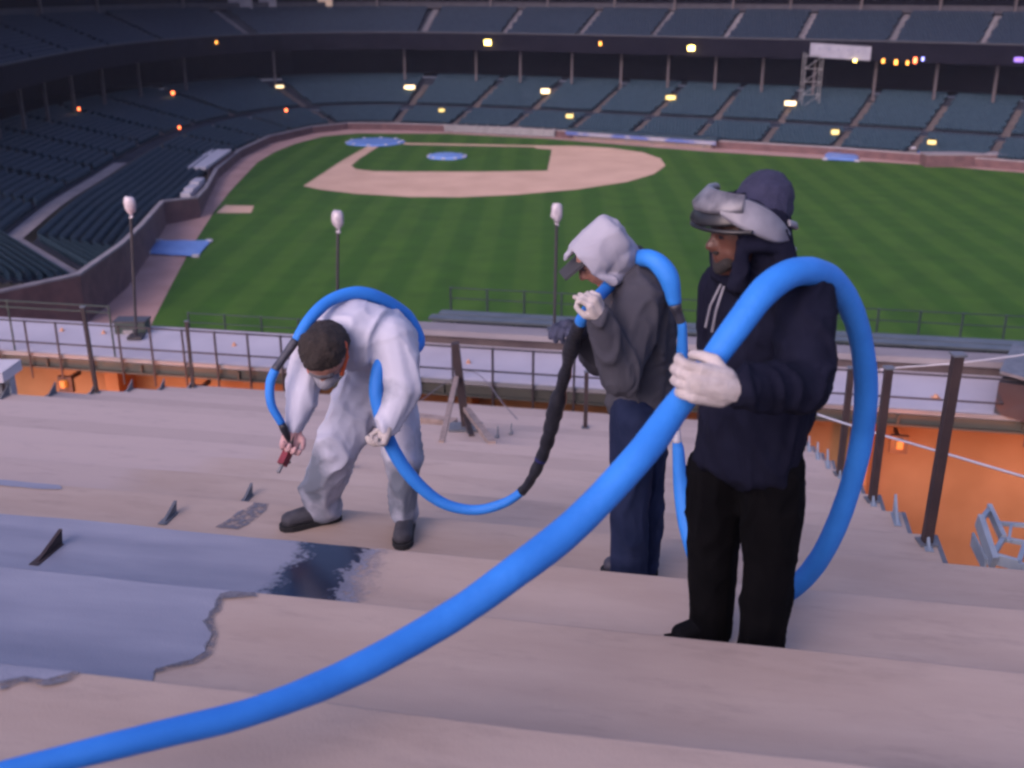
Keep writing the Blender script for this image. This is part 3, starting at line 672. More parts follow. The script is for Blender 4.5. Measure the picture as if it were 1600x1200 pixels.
# concourse below
cw = thing('concourse_wall', 'wall below the walkway lit orange by sodium lamps', 'wall', B(0,SN+1.4,ZW-4))
MB().box((-30,SN+1.4,ZW-4),(24,SN+1.6,ZW-.12), B).build('wall_face', M['under'], cw)
for k in range(14):
    t = -26+k*3.6; MB().box((t-.14,SN+.75,ZW-4),(t+.14,SN+1.39,ZW-.11), B).build('pier', M['under'], cw)
MB().box((-30,1.0,ZW-4.2),(24,SN+1.6,ZW-4.0), B).build('floor_slab', M['under'], cw)
MB().box((TRR-.4,3.0,ZW-4),(TRR-.2,SN,ZW-.7), lambda t,s,z: B(t,s,z if z < ZW-3 else min(z, H-1.615-.36*(s-2)-.9))).build('unseen_well_side', M['under'], cw)  # out of sight; added to stop the orange lamp light leaking
MB().box((7.0,3.0,ZW-4),(7.2,SN+1.3,ZW+1.0), B).build('unseen_well_side', M['under'], cw)
MB().box((TL-.1,9.0,ZW-4),(TL+.1,SN,ZW-.75), lambda t,s,z: B(t,s,z if z < ZW-3 else min(z, H-1.615-.36*(s-2)-.9))).build('unseen_well_side', M['under'], cw)  # same unseen light stop for the left stairwell
def sodium(t, s, z, e, label):
    th_ = thing('sodium_lamp', label, 'lamp', B(t,s,z), 'sodium lamps under the walkway')
    MB().box((t-.05,s-.05,z-.12),(t+.05,s+.05,z+.02), B).build('lens', M['sodium'], th_)
    MB().box((t-.15,s+.051,z-.24),(t+.15,s+.14,z+.08), B).build('housing', M['rail'], th_)
    MB().box((t-.03,s+.141,z-.05),(t+.03,s+.6,z+.02), B).build('arm', M['rail'], th_)
    l = bpy.data.lights.new('sodium_light','POINT'); l.energy = e; l.color = (1,.17,.004); l.shadow_soft_size = .12
    o = bpy.data.objects.new('sodium_light', l); COL.objects.link(o); o.parent = th_; o.location = B(t,s-1.0,z-.35)-th_.location
sodium(3.35, SN+.35, ZW-.75, 29, 'orange sodium lamp in right stairwell behind the loose cable')
sodium(6.2, SN+.35, ZW-.75, 29, 'orange sodium lamp at far right under the walkway')
sodium(-9.6, SN+.35, ZW-.72, 29, 'orange sodium lamp in left stairwell near the second post')
sodium(-12.4, SN+.35, ZW-.72, 29, 'orange sodium lamp in left stairwell above the white cart')

# pipe railing on the near edge of the walkway
rl = thing('pipe_railing', 'dark pipe railing along near edge of the white walkway', 'railing', B(0,SN,ZW))
for h in (.62,.20): MB().tube([B(-30,SN-.04,ZW+h), B(24,SN-.04,ZW+h)], .018, 6).build('rail', M['rail'], rl)
t = -30.0
while t < 24:
    MB().tube([B(t,SN-.1,ZW-.5), B(t,SN-.1,ZW+.66)], .022, 6).build('post', M['rail'], rl); t += .64 if t < -5 else (.72 if t < 1 else 1.28)
r2 = thing('cable_railing', 'tall thin cable railing at left end of the walkway', 'railing', B(-14,SF_,ZW))
for h in (.98,.86): MB().tube([B(-30,SN+.02,ZW+h), B(-11.0,SN+.02,ZW+h)], .014, 6).build('rail', M['grail'], r2)
for t in (-15.2,-13.1,-11.0): MB().tube([B(t,SN+.02,ZW), B(t,SN+.02,ZW+1.0)], .02, 6).build('post', M['grail'], r2)
r3 = thing('mesh_railing', 'green thin railing along field edge behind the bending man', 'railing', B(-6,SF_,ZW))
for h in (.55,.35,.12): MB().tube([B(-10.6,SF_+.3,ZW+h-.32), B(-6.6,SF_+.3,ZW+h-.32)], .014, 6).build('rail', M['grail'], r3)
for k in range(6): MB().tube([B(-10.6+k*.8,SF_+.3,ZW-.6), B(-10.6+k*.8,SF_+.3,ZW+.25)], .022, 6).build('post', M['grail'], r3)
# parapet with coping, only to the right of the bending man
pp = thing('parapet', 'low parapet wall with pale concrete coping beyond the walkway', 'wall', B(8,SF_,ZW))
T0 = -6.4
MB().box((T0,SF_+.05,ZW-1.6),(24,SF_+.35,ZW+.17), B).build('wall_face', mat('parapet_face',(.06,.045,.05),(.09,.07,.07),2,.9), pp)
MB().box((T0-.05,SF_-.08,ZW+.175),(24,SF_+.42,ZW+.29), B).build('coping', M['conc'], pp)
struct(MB().box((T0,SF_+.35,ZW-1.8),(24,SF_+6.2,ZW-1.6), B).build('lower_terrace', mat('terrace_floor',(.06,.05,.05),(.09,.075,.07),1,.9)))
ow = thing('outfield_wall', 'outfield wall dropping to the grass below the bleachers', 'wall', B(0,SF_+3,0))
MB().box((-30,SF_+.02,0),(T0-.02,SF_+.36,ZW-.11), B).build('wall_face', M['brick'], ow)
MB().box((T0,SF_+5.9,0),(24,SF_+6.2,ZW-1.81), B).build('wall_face', M['brick'], ow)
# lower benches
for j, (s, z) in enumerate(((SF_+2.6,ZW-.30),(SF_+3.5,ZW-.46))):
    t = thing('bench', ('near','far')[j]+' long aluminium bench in the lower section beyond the parapet', 'bench', B(5,s,ZW-1.6), 'long benches beyond the parapet')
    MB().box((T0+.3,s,z-.05),(24,s+.26,z), B).build('plank', M['bench'], t)
    MB().box((T0+.3,s+.36,z-.24),(24,s+.39,z-.02), B).build('riser_plank', M['bench'], t)
    for k in range(19): MB().box((T0+.8+k*1.4,s+.05,ZW-1.6),(T0+.86+k*1.4,s+.2,z-.051), B).build('leg', M['grail'], t)
r4 = thing('field_railing', 'green pipe railing above the outfield wall beyond the benches', 'railing', B(8,SF_+5.6,ZW-1.6))
for h in (.62,.36): MB().tube([B(T0+.1,SF_+5.5,ZW+h-1.02), B(24,SF_+5.5,ZW+h-1.02)], .017, 6).build('rail', M['grail'], r4)
for k in range(30): MB().tube([B(T0+.1+k*.92,SF_+5.5,ZW-1.6), B(T0+.1+k*.92,SF_+5.5,ZW-.38)], .03, 6).build('post', M['grail'], r4)

# bagged lamp posts
def bagpost(px_t, py_t, px_b, py_b, y, label, thick=.03):
    top = at(px_t, py_t, y); bot = at(px_b, py_b, y); zc = y*cP+6*sP; k = zc/F
    t = thing('lamp_post', label, 'lamp post', bot, 'lamp posts with plastic bags over the heads')
    MB().tube([bot, top], thick, 8).build('pole', M['rail'], t); MB().box(bot-Vector((.14,.14,0)), bot+Vector((.14,.14,.06))).build('foot', M['rail'], t)
    m = MB(); n = 10; prof = [(0,.17),(.07,.165),(.105,.12),(.12,.03),(.115,-.07),(.095,-.14),(.045,-.19),(.035,-.22),(.05,-.25)]
    for r_, z_ in prof:
        for j in range(n):
            a = 2*math.pi*j/n; v = Vector((r_*math.cos(a), r_*math.sin(a)*.8, z_)); v *= 1+.22*noise.noise(v*9+Vector((px_t,0,0))); m.v.append(top+Vector((0,0,.1))+v*.95)
    for i in range(len(prof)-1):
        for j in range(n): m.f.append((i*n+j,(i+1)*n+j,(i+1)*n+(j+1)%n,i*n+(j+1)%n))
    m.build('plastic_bag', M['bag'], t, True)
bagpost(204,328,213,528,20.6,'leftmost bagged lamp post in front of the brick wall')
bagpost(528,350,527,505,20.2,'bagged lamp post rising behind the bending man')
bagpost(870,340,866,518,20.3,'bagged lamp post left of the hooded man')
# equipment at the foot of the left post
p = at(205,528,21.0); t = thing('control_cabinet', 'dark cabinet at foot of the leftmost lamp post', 'cabinet', p)
MB().box(p+Vector((-.28,-.1,0)), p+Vector((.34,.25,.34))).build('body', M['grail'], t); MB().box(p+Vector((-.10,-.14,.06)), p+Vector((.10,-.101,.20))).build('label_plate', M['conc'], t); MB().box(p+Vector((-.3,-.12,.341)), p+Vector((.36,.27,.38))).build('lid', M['rail'], t)
# guard posts along the stairwells
def edge_y(k, tt): return B(tt, sk(k)-.35, 0).y
def gp_at(k, tt, h, label, lean=(0,0)):
    p = B(tt, sk(k)-.12, H-DROP[k]); t = thing('guard_post', label, 'post', p, 'brown guard posts by the stairwells'); tp = p+Vector((lean[0],lean[1],h))
    wd = .052
    MB().bar(p, tp, wd, wd).build('shaft', M['post'], t); MB().box(p+Vector((-.05,-.05,0)), p+Vector((.05,.05,.012))).build('base_plate', M['plate'], t)
    MB().box(tp-Vector((.036,.036,.0)), tp+Vector((.036,.036,.012))).build('cap', M['plate'], t)
gp_at(4, TRR-.05, 1.12, 'nearest brown guard post at right, beside the grey metal frame', (.02,0))
gp_at(6, TRR-.05, 1.05, 'brown guard post just right of the hose loop')
gp_at(8, TRR-.05, 1.05, 'brown guard post between the man in goggles and the hose loop')
gp_at(12, TL+.1, 1.3, 'brown guard post at far left with orange glow behind', (-.03,0))
gp_at(15, TL+.1, 1.2, 'brown guard post at left, last before the walkway', (0,0))
gp_at(12, -1.55, .8, 'brown guard post partly hidden behind the hooded man')
# braced timber post
b = deckhit(728,668)[0]; tp = at(711,536,b.y); t = thing('braced_post', 'dark braced post standing in the middle of the lower rows', 'post', b)
MB().bar(b, tp, .09, .09).build('shaft', M['post'], t)
MB().bar(deckhit(690,691)[0], b.lerp(tp,.62)+Vector((-.03,-.07,0)), .055, .04).build('brace', M['wood'], t)
MB().bar(deckhit(769,693)[0], b.lerp(tp,.25)+Vector((.04,-.07,0)), .075, .05).build('brace', M['wood'], t)
MB().bar(deckhit(737,682)[0], b.lerp(tp,.16)+Vector((.02,-.07,0)), .06, .05).build('brace', M['post'], t)
MB().box(b+Vector((-.2,-.15,.001)), b+Vector((.2,.1,.03))).build('base_plate', M['plate'], t)
# loose timber lying behind the bending man
a_ = deckhit(548,645)[0]+Vector((0,0,.05)); b_ = deckhit(712,661)[0]; b_ = onz(712,661,a_.z)
tag(MB().bar(a_, b_, .14, .09).build('timber', M['wood']), 'long timber lying on a row behind the bending man', 'timber')
# loose cables
def cable(pts, r, label, mm, nm='cable'):
    tag(MB().tube([Vector(p) for p in spline(pts, 10)], r, 6).build(nm, mm, smooth=True), label, 'cable')
cable([at(1225,630,9.6), at(1340,668,8.6), at(1475,708,7.4), at(1640,757,6.2)], .010, 'white cable sagging across right stairwell past the guard post', M['cable'])
cable([at(1375,577,13.0), at(1420,573,13.0), at(1500,567,12.6), at(1640,549,11.5)], .009, 'thin grey cable rising to the right above the walkway', M['cable'])
zz = lambda px,py,k: onz(px,py,H-DROP[k]+.012)
cable([zz(655,632,14)+Vector((0,0,.05)), zz(735,612,14)+Vector((0,0,.35)), zz(790,645,13)+Vector((0,0,.1)), zz(818,670,12), zz(812,688,11), zz(800,692,11)], .008, 'thin loose wire curling on the lower rows', M['wire'], 'wire')
# grey metal frame at the right edge
t = thing('seat_frame', 'blue-grey metal seat frame at right edge by the stairwell', 'frame', at(1560,884,5.0))
def fb(a,b,w_,d_,nm='bar'): MB().bar(at(*a), at(*b), w_, d_).build(nm, M['blueplate'], t)
fb((1530,812,5.3),(1553,880,5.0),.03,.085,'side_plate'); fb((1545,793,5.6),(1568,842,5.3),.025,.055,'side_plate'); fb((1519,842,5.35),(1540,884,5.05),.012,.08,'side_plate')
fb((1531,815,5.3),(1546,796,5.6),.025,.025); fb((1552,868,5.05),(1567,842,5.3),.025,.025); fb((1552,872,5.03),(1592,883,4.95),.025,.06,'front_bar'); fb((1567,842,5.3),(1640,856,5.15),.022,.025); fb((1563,818,5.5),(1640,824,5.4),.02,.022)
fb((1590,884,4.95),(1602,850,5.2),.025,.03); fb((1592,886,4.95),(1640,894,4.85),.025,.05,'front_bar')
for x_ in (1580,1614): fb((x_,820,5.45),(x_-4,846,5.25),.015,.015,'rung')
# white topped cart at left edge
p = B(TL-.55, sk(11), H-DROP[10]-.15); p = at(10,624,13.2); t = thing('cart', 'white topped cart at far left edge by the stairwell', 'cart', p)
MB().hexa([p+Vector(v) for v in ((-.5,-.2,.30),(.10,-.2,.30),(.20,.15,.36),(-.5,.15,.36),(-.5,-.2,.44),(.10,-.2,.44),(.20,.15,.50),(-.5,.15,.50))]).build('top', M['white'], t)
MB().box(p+Vector((-.12,-.1,-.1)), p+Vector((.02,.1,.30))).build('leg', M['plate'], t); MB().box(p+Vector((.04,-.05,-.1)), p+Vector((.11,.1,.30))).build('leg', M['blueplate'], t)
# dark structure at right end of the walkway and marks on it
p = at(1600,640,16.4); t = thing('switch_cabinet', 'dark slanted cabinet at right end of walkway', 'cabinet', p)
c0 = [at(1560,600,16.6), at(1640,660,15.9), at(1700,650,17.2), at(1575,590,18.0)]
for q in c0: q.z = ZW
MB().hexa([q+Vector((0,0,.005)) for q in c0]+[q+Vector((.05*i,0,.55+.1*(i%2))) for i, q in enumerate(c0)]).build('body', M['rail'], t)
q0 = [q+Vector((0,0,.70)) for q in c0]; MB().hexa([q+Vector((-.03,-.03,0)) for q in q0]+[q+Vector((-.03,-.03,.05)) for q in q0]).build('lid', M['plate'], t)
mk = mat('orange_spot',(.50,.26,.16),None,rough=.7)  # small cones added to stand for faint orange spots on the white floor
for i,(px,py,lab) in enumerate(((97,517,'left of the leftmost guard post'),(162,521,'between guard post and cabinet'),(366,540,'left of the bending man'),(732,567,'beside the braced post'),(925,580,'beside the hooded man'),(1462,622,'beside nearest right guard post'))):
    q = onz(px,py,ZW); r_ = .045 if i != 5 else .07
    t = thing('spot_cone', 'small orange marker on white walkway '+lab, 'spot', q, 'orange spots on the walkway')
    m = MB(); m.tube([q+Vector((0,0,.011)), q+Vector((0,0,.07))], [r_*.75, r_*.4], 10); m.build('cone', mk, t, True); MB().box(q+Vector((-r_,-r_,.001)), q+Vector((r_,r_,.012))).build('foot', mk, t)

# ------------------------------------------------------------------ people
def bake(chains, voxel, smooth_it=5):
    """union of ellipsoid chains -> one continuous surface"""
    bm = bmesh.new()
    for ch in chains:
        nodes = [(Vector(c[0]), Vector((c[1],)*3) if not isinstance(c[1], (tuple,list)) else Vector(c[1]), c[2] if len(c) > 2 else 0.0) for c in ch]
        seq = [nodes[0]]
        for a, b in zip(nodes, nodes[1:]):
            n = max(1, int((b[0]-a[0]).length/(.30*max(.004, min(min(a[1]), min(b[1]))))))
            for j in range(1, n+1):
                f = j/n; seq.append((a[0].lerp(b[0],f), a[1].lerp(b[1],f), a[2]*(1-f)+b[2]*f))
        for p, r, rz in seq:
            mx = Matrix.Translation(p) @ Matrix.Rotation(rz,4,'Z') @ Matrix.Diagonal((*r,1))
            bmesh.ops.create_icosphere(bm, subdivisions=2, radius=1, matrix=mx)
    me = bpy.data.meshes.new('tmp'); bm.to_mesh(me); bm.free()
    o = bpy.data.objects.new('tmp', me); COL.objects.link(o)
    r = o.modifiers.new('r','REMESH'); r.mode='VOXEL'; r.voxel_size=voxel; r.use_smooth_shade=True
    if smooth_it:
        sm = o.modifiers.new('s','SMOOTH'); sm.factor=.5; sm.iterations=smooth_it
    dg = bpy.context.evaluated_depsgraph_get(); dg.update()
    out = bpy.data.meshes.new_from_object(o.evaluated_get(dg)); bpy.data.objects.remove(o); bpy.data.meshes.remove(me)
    return out
def cloth(me, amp, freq, stretch=(1,1,.45), seed=0, fine=.35):
    n = len(me.vertices); nrm = [v.normal.copy() for v in me.vertices]
    for i, v in enumerate(me.vertices):
        q = Vector((v.co.x*stretch[0], v.co.y*stretch[1], v.co.z*stretch[2]))*freq+Vector((seed,seed*2,seed*3))
        w1 = Vector((noise.noise(q*.6), noise.noise(q*.6+Vector((9,0,0))), noise.noise(q*.6+Vector((0,9,0)))))*.8
        a = noise.noise(q*.5); rdg = max(0.0, 1-abs(noise.noise(q*.9+w1))*4.5)**1.5; r2_ = max(0.0, 1-abs(noise.noise(q*1.6+w1*1.5+Vector((5,2,1))))*5)**2
        v.co += nrm[i]*amp*(a*.9+rdg*.9+r2_*.45*fine*2-.25)
    me.update()
def put(name, me, mm, parent):
    L = Vector((0,0,0)); q = parent
    while q is not None: L += q.location; q = q.parent
    me.transform(Matrix.Translation(-L)); me.materials.clear(); me.materials.append(mm)
    me.polygons.foreach_set('use_smooth', [True]*len(me.polygons))
    o = bpy.data.objects.new(name, me); COL.objects.link(o); o.parent = parent; me.name = name
    return o
def hand(wrist, fwd, palm, size=1.0, curl=(40,50,40), thumb=1, spread=.10, puff=1.0):
    """chains of a five-fingered hand; palm = direction the palm faces; thumb = +1/-1 side"""
    f = Vector(fwd).normalized(); p = Vector(palm); p = (p-f*p.dot(f)).normalized(); sd = f.cross(p)*thumb
    W_ = Vector(wrist); k = size; ch = []
    kn = W_+f*.085*k
    ch.append([(W_, .030*k*puff), (W_+f*.03*k, .031*k*puff), (kn, .024*k*puff)])
    for j in (-.030,-.010,.010,.030): ch.append([(W_+f*.02*k+sd*j*.7*k, .022*k*puff), (kn+sd*j*k, .0150*k*puff)])
    lens = (.036,.043,.047,.042)       # little .. index
    for j, off_, ln in zip(range(4), (-.032,-.011,.011,.032), (.66,.92,1.0,.9)):
        pos = kn+sd*off_*k; d = (f+sd*spread*(j-1.5)*.5).normalized(); node = [(pos, .0115*k*puff)]
        for seg_, a in zip((.042,.028,.022), curl):
            d = (Matrix.Rotation(R(a+4*(1.5-j)), 3, (f.cross(p))) @ d) if True else d
            # keep curling towards the palm
            if d.dot(p) < 0 and a > 0: d = (Matrix.Rotation(-2*R(a+4*(1.5-j)), 3, (f.cross(p))) @ d)
            pos = pos+d*seg_*ln*k; node.append((pos, .0098*k*puff))
        ch.append(node)
    b = W_+f*.025*k+sd*.026*k
    t1 = b+(f*.55+sd*.65+p*.45).normalized()*.040*k; t2 = t1+(f*.75+sd*.05+p*.65).normalized()*.030*k; t3 = t2+(f*.7-sd*.15+p*.6).normalized()*.022*k
    ch.append([(b,.016*k*puff),(t1,.0125*k*puff),(t2,.011*k*puff),(t3,.0095*k*puff)])
    return ch
def head_chains(c, fdir, r=.098, up=Vector((0,0,1))):
    f = Vector(fdir).normalized(); u = (up-f*up.dot(f)).normalized(); s = f.cross(u); c = Vector(c)
    ch = [[(c+u*.02, r), (c+u*.03-f*.03, r*1.02)], [(c+f*.03-u*.04, r*.72),(c+f*.045-u*.085, r*.42)], [(c+f*.02+u*.01, r*.86)],
          [(c+f*.085+u*.028+s*.03, .016),(c+f*.09+u*.028,.015),(c+f*.085+u*.028-s*.03,.016)],            # brow
          [(c+f*.098+u*.012,.010),(c+f*.116-u*.022,.0135)], [(c+f*.106-u*.026+s*.012,.009),(c+f*.106-u*.026-s*.012,.009)],   # nose
          [(c+f*.088-u*.052+s*.018,.010),(c+f*.094-u*.052,.011),(c+f*.088-u*.052-s*.018,.010)], [(c+f*.084-u*.066+s*.014,.010),(c+f*.090-u*.067,.011),(c+f*.084-u*.066-s*.014,.010)],  # lips
          [(c+f*.072-u*.098,.022)],
          [(c+s*.096-u*.005,.014),(c+s*.100-u*.03-f*.005,.010)], [(c-s*.096-u*.005,.014),(c-s*.100-u*.03-f*.005,.010)]]      # chin, ears
    return ch, f, u, s
def boot(heel, toe, sole_z, mm_up, mm_sole, parent, h=.14, k=1.0):
    a, b = Vector(heel), Vector(toe); a.z = b.z = sole_z; d = (b-a).normalized(); ln = (b-a).length
    ch = [[(a+d*.05+Vector((0,0,.07)), (.046*k,.046*k,.055*k)), (a+d*ln*.5+Vector((0,0,.06)), (.047*k,.047*k,.048*k)), (b-d*.055+Vector((0,0,.052)), (.050*k,.050*k,.040*k))],
          [(a+d*.06+Vector((0,0,.06)), .052*k), (a+d*.055+Vector((0,0,h)), .055*k)]]
    me = bake(ch, .010, 3)
    for v in me.vertices: v.co.z = max(v.co.z, sole_z+.022)
    o = put('boot', me, mm_up, parent)
    sd = d.cross(Vector((0,0,1))); m = MB(); pr = [(-.005,.034),(.03,.046),(.10,.044),(.16,.046),(.22,.052),(ln-.05,.050),(ln-.01,.034),(ln+.004,.012)]
    ring = [a+d*x+sd*w_*k for x,w_ in pr]+[a+d*x-sd*w_*k for x,w_ in reversed(pr)]
    n = len(ring); m.v = [Vector((q.x,q.y,sole_z+.002)) for q in ring]+[Vector((q.x,q.y,sole_z+.030)) for q in ring]
    m.f = [tuple(reversed(range(n))), tuple(range(n,2*n))]+[(i,(i+1)%n,n+(i+1)%n,n+i) for i in range(n)]
    m.build('sole', mm_sole, o)
    return o
SK = mat('skin_brown', (.060,.022,.014), (.085,.032,.020), 20, .5)
SK2 = mat('skin_light', (.24,.11,.08), (.28,.14,.10), 20, .5)
NAVY = mat('navy_fleece', (.0055,.0062,.015), (.0085,.0095,.021), 12, .95, bump=.12, bscale=220, spec=.1)
BLACKT = mat('black_trousers', (.0022,.0022,.0030), (.0038,.0036,.0044), 10, .95, bump=.3, bscale=200, spec=.08)
BEAN = mat('navy_knit_cap', (.012,.014,.040), (.018,.020,.052), 30, .9, bump=.6, bscale=160)
GREYJ = mat('grey_work_jacket', (.040,.041,.054), (.054,.055,.069), 5, .95, spec=.15, bump=.1, bscale=160)
HOOD = mat('light_grey_hood', (.22,.22,.27), (.29,.29,.34), 5, .9, bump=.06, bscale=180)
JEANS = mat('blue_jeans', (.008,.014,.040), (.015,.022,.056), 9, .9, spec=.15, bump=.3, bscale=260)
TYV = mat('white_coverall', (.50,.50,.57), (.66,.66,.73), 5, .7, bump=.4, bscale=40)
def tyvek_mat():
    m = bpy.data.materials.new('white_coverall_splashed'); m.use_nodes=True; n=m.node_tree; b=n.nodes['Principled BSDF']; b.inputs['Roughness'].default_value=.65; L=n.links
    g=n.nodes.new('ShaderNodeNewGeometry'); sp=n.nodes.new('ShaderNodeSeparateXYZ'); L.new(g.outputs['Position'], sp.inputs[0])
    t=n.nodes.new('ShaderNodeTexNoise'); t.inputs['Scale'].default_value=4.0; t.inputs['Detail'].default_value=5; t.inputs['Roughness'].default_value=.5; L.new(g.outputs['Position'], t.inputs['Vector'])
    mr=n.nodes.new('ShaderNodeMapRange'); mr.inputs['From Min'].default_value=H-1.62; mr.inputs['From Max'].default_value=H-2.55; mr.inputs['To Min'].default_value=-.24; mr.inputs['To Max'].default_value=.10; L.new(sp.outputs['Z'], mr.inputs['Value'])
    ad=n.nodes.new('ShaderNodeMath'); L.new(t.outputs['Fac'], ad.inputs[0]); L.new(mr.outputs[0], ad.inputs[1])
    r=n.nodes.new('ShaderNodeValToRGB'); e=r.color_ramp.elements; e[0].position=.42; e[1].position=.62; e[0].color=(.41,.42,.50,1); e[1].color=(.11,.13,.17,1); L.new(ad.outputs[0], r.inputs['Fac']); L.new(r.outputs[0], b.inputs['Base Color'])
    return m
TYVS = tyvek_mat()
GLOVE = mat('pale_work_glove', (.30,.27,.26), (.42,.38,.37), 22, .85, bump=.2, bscale=120)
DGLOVE = mat('dark_glove', (.02,.025,.05), (.03,.035,.07), 22, .8, bump=.4, bscale=120)
BOOTM = mat('work_boot', (.022,.022,.03), (.045,.045,.055), 14, .8, bump=.4, bscale=60)
SOLE = mat('boot_sole', (.012,.012,.014), None, rough=.9)
HAIR = mat('brown_hair', (.012,.008,.007), (.028,.018,.014), 60, .75, bump=1.0, bscale=180)
MASK = mat('mask_shell', (.13,.13,.155), (.20,.20,.23), 12, .5)
LENS = mat('mask_lens', (.006,.006,.008), None, rough=.4)
CLEAR = mat('mask_clear_grey', (.06,.06,.075), (.15,.15,.17), 20, .5)
ORANGE = mat('orange_strap', (.55,.10,.03), None, rough=.6)
BEARD = mat('beard', (.010,.008,.008), (.018,.014,.014), 80, .9, bump=.8, bscale=200)

# ---- man with goggles (right): faces left, hose over his near shoulder
zt = H-DROP[2]
P3 = thing('person', 'person in dark hooded jacket with goggles on head, holding blue hose', 'person', (0.73,3.4,zt))
A3 = lambda px,py,y: at(px,py,y)
ls, rs = A3(1258,470,3.17), A3(1132,452,3.52)
el, wr = A3(1258,606,2.95), A3(1146,608,2.76)
er, wrr = A3(1122,575,3.52), A3(1160,650,3.50)
nk, hd = A3(1182,432,3.34), A3(1163,368,3.30)
ch_, be, hp = A3(1196,510,3.34), A3(1180,620,3.34), A3(1165,715,3.34)
lh, lk, la = A3(1205,735,3.26), A3(1205,868,3.30), A3(1192,1000,3.33)
rh, rk, ra = A3(1122,735,3.42), A3(1112,862,3.44), A3(1108,975,3.47)
la.z = zt+.10; ra.z = zt+.10
yaw3 = math.atan2((ls-rs).y, (ls-rs).x)
hc, hf, hu, hs = head_chains(hd, (-.97,-.22,-.06), .092)
body = [[(nk,.062),(nk.lerp(hd,.5),.058)], [(ls,.055),(rs,.055)], [(nk,.07),(ch_,(.16,.10,.12),yaw3),(be,(.14,.10,.12),yaw3),(hp,(.12,.08,.11),yaw3)],
        [(ls,.055),(el,.042),(wr,.028)], [(rs,.055),(er,.042),(wrr,.028)], [(lh,.075),(lk,.055),(la,.038)], [(rh,.075),(rk,.055),(ra,.038)]]+hc[:-2]
put('body', bake(body, .009, 3), SK, P3)
# jacket
m = bake([[(nk+Vector((0,0,-.02)),.085),(ch_,(.205,.15,.15),yaw3),(be,(.215,.165,.15),yaw3),(hp+Vector((0,0,-.01)),(.212,.165,.07),yaw3)],
          [(ls,.098),(nk,.09),(rs,.09)], [(ls,.105),(ls.lerp(el,.5),.088),(el,.082),(wr.lerp(el,.25),.066),(wr.lerp(el,.06),.056)], [(rs,.095),(er,.075),(wrr,.05)]], .011, 5)
cloth(m, .018, 9, seed=3); put('jacket', m, NAVY, P3)
m = bake([[(hp,(.185,.14,.08),yaw3)], [(lh,.115),(lk,.098),(la+Vector((0,0,.02)),.088),(la+Vector((.0,0,-.06)),.088)], [(rh,.112),(rk,.094),(ra+Vector((0,0,.02)),.083),(ra+Vector((0,0,-.06)),.083)]], .011, 5)
cloth(m, .012, 8, seed=5); put('trousers', m, BLACKT, P3)
# hood round the face: open shell made of arcs
hood = []
for k in range(10):
    a = R(-10+200*k/9); hood.append([(hd+hf*.05+hs*math.cos(a)*.102+hu*(.012+math.sin(a)*.105), .018), (hd-hf*.005+hs*math.cos(a)*.110+hu*(.012+math.sin(a)*.108), .024), (hd-hf*.07+hs*math.cos(a)*.098+hu*(.0+math.sin(a)*.10), .034), (nk+hs*math.cos(a)*.10-hf*.06, .05)])
hood += [[(hd-hf*.06+hu*.03,.092),(hd-hf*.07-hu*.05,.09),(nk-hf*.03,.10)], [(hd+hf*.05+hs*.097-hu*.0,.020),(hd+hf*.05+hs*.088-hu*.07,.026),(hd+hf*.05+hs*.07-hu*.13,.034),(nk+hf*.06+hs*.05,.05)], [(hd+hf*.05-hs*.097-hu*.0,.020),(hd+hf*.05-hs*.088-hu*.07,.026),(hd+hf*.05-hs*.07-hu*.13,.034),(nk+hf*.06-hs*.05,.05)], [(nk+hf*.055-hs*.05,.05),(nk+hf*.07,.05),(nk+hf*.055+hs*.05,.05)]]
m = bake(hood, .008, 4); cloth(m, .006, 18, seed=8); put('hood', m, NAVY, P3)
for d_ in (.012,-.012): MB().tube([hd+hf*.07-hu*.15+hs*d_, hd+hf*.10-hu*.22+hs*d_*2, hd+hf*.115-hu*.29+hs*d_*2.2], .004, 6).build('drawstring', MASK, P3)
m = bake([[(hd-hf*.055+hu*.085,(.098,.098,.085)),(hd-hf*.068+hu*.118,(.088,.088,.080))]], .008, 3); cloth(m, .003, 40, seed=2); put('knit_cap', m, BEAN, P3)
# respirator mask with lens, pushed up on the forehead
g0 = hd+hf*.098+hu*.098
def ribbon(pts, wid, th, name, mm, parent, cen, up):
    m = MB(); pts = [Vector(p) for p in spline(pts, 6)]; wid = [float(w_[0]) for w_ in spline([(x,) for x in wid], 6)]; n = len(pts)
    for k in range(n):
        d = (pts[min(k+1,n-1)]-pts[max(k-1,0)]).normalized(); o_ = (pts[k]-cen); o_ = (o_-d*o_.dot(d)).normalized(); v = d.cross(o_)
        for sx, so_ in ((-1,0),(-.8,1),(.8,1),(1,0),(.8,-1),(-.8,-1)): m.v.append(pts[k]+v*wid[k]*.5*sx+o_*th*so_)
    for k in range(n-1):
        for c in range(6): a = k*6+c; b = k*6+(c+1)%6; m.f.append((a,b,b+6,a+6))
    m.f += [tuple(reversed(range(6))), tuple((n-1)*6+c for c in range(6))]
    return m.build(name, mm, parent, True)
arc = lambda a, r, h: hd-hf*.012+hf*math.cos(a)*r-hs*math.sin(a)*r*.94+hu*h   # positive angles run round the near side
# goggle frame: a deep curved shell over the brow, dark lens on its lower face
ribbon([arc(R(a),.140,.125) for a in (-62,-40,-18,0,18,40,62)], [.060,.075,.082,.084,.082,.075,.060], .012, 'goggle_frame', CLEAR, P3, hd, hu)
ribbon([arc(R(a),.158,.088) for a in (-52,-36,-16,0,16,36,52)], [.052,.066,.074,.074,.074,.066,.052], .006, 'goggle_lens', LENS, P3, hd, hu)
ribbon([arc(R(a),.165,.045) for a in (-50,-25,0,25,50,72)], [.014]*6, .012, 'goggle_rim', LENS, P3, hd, hu)
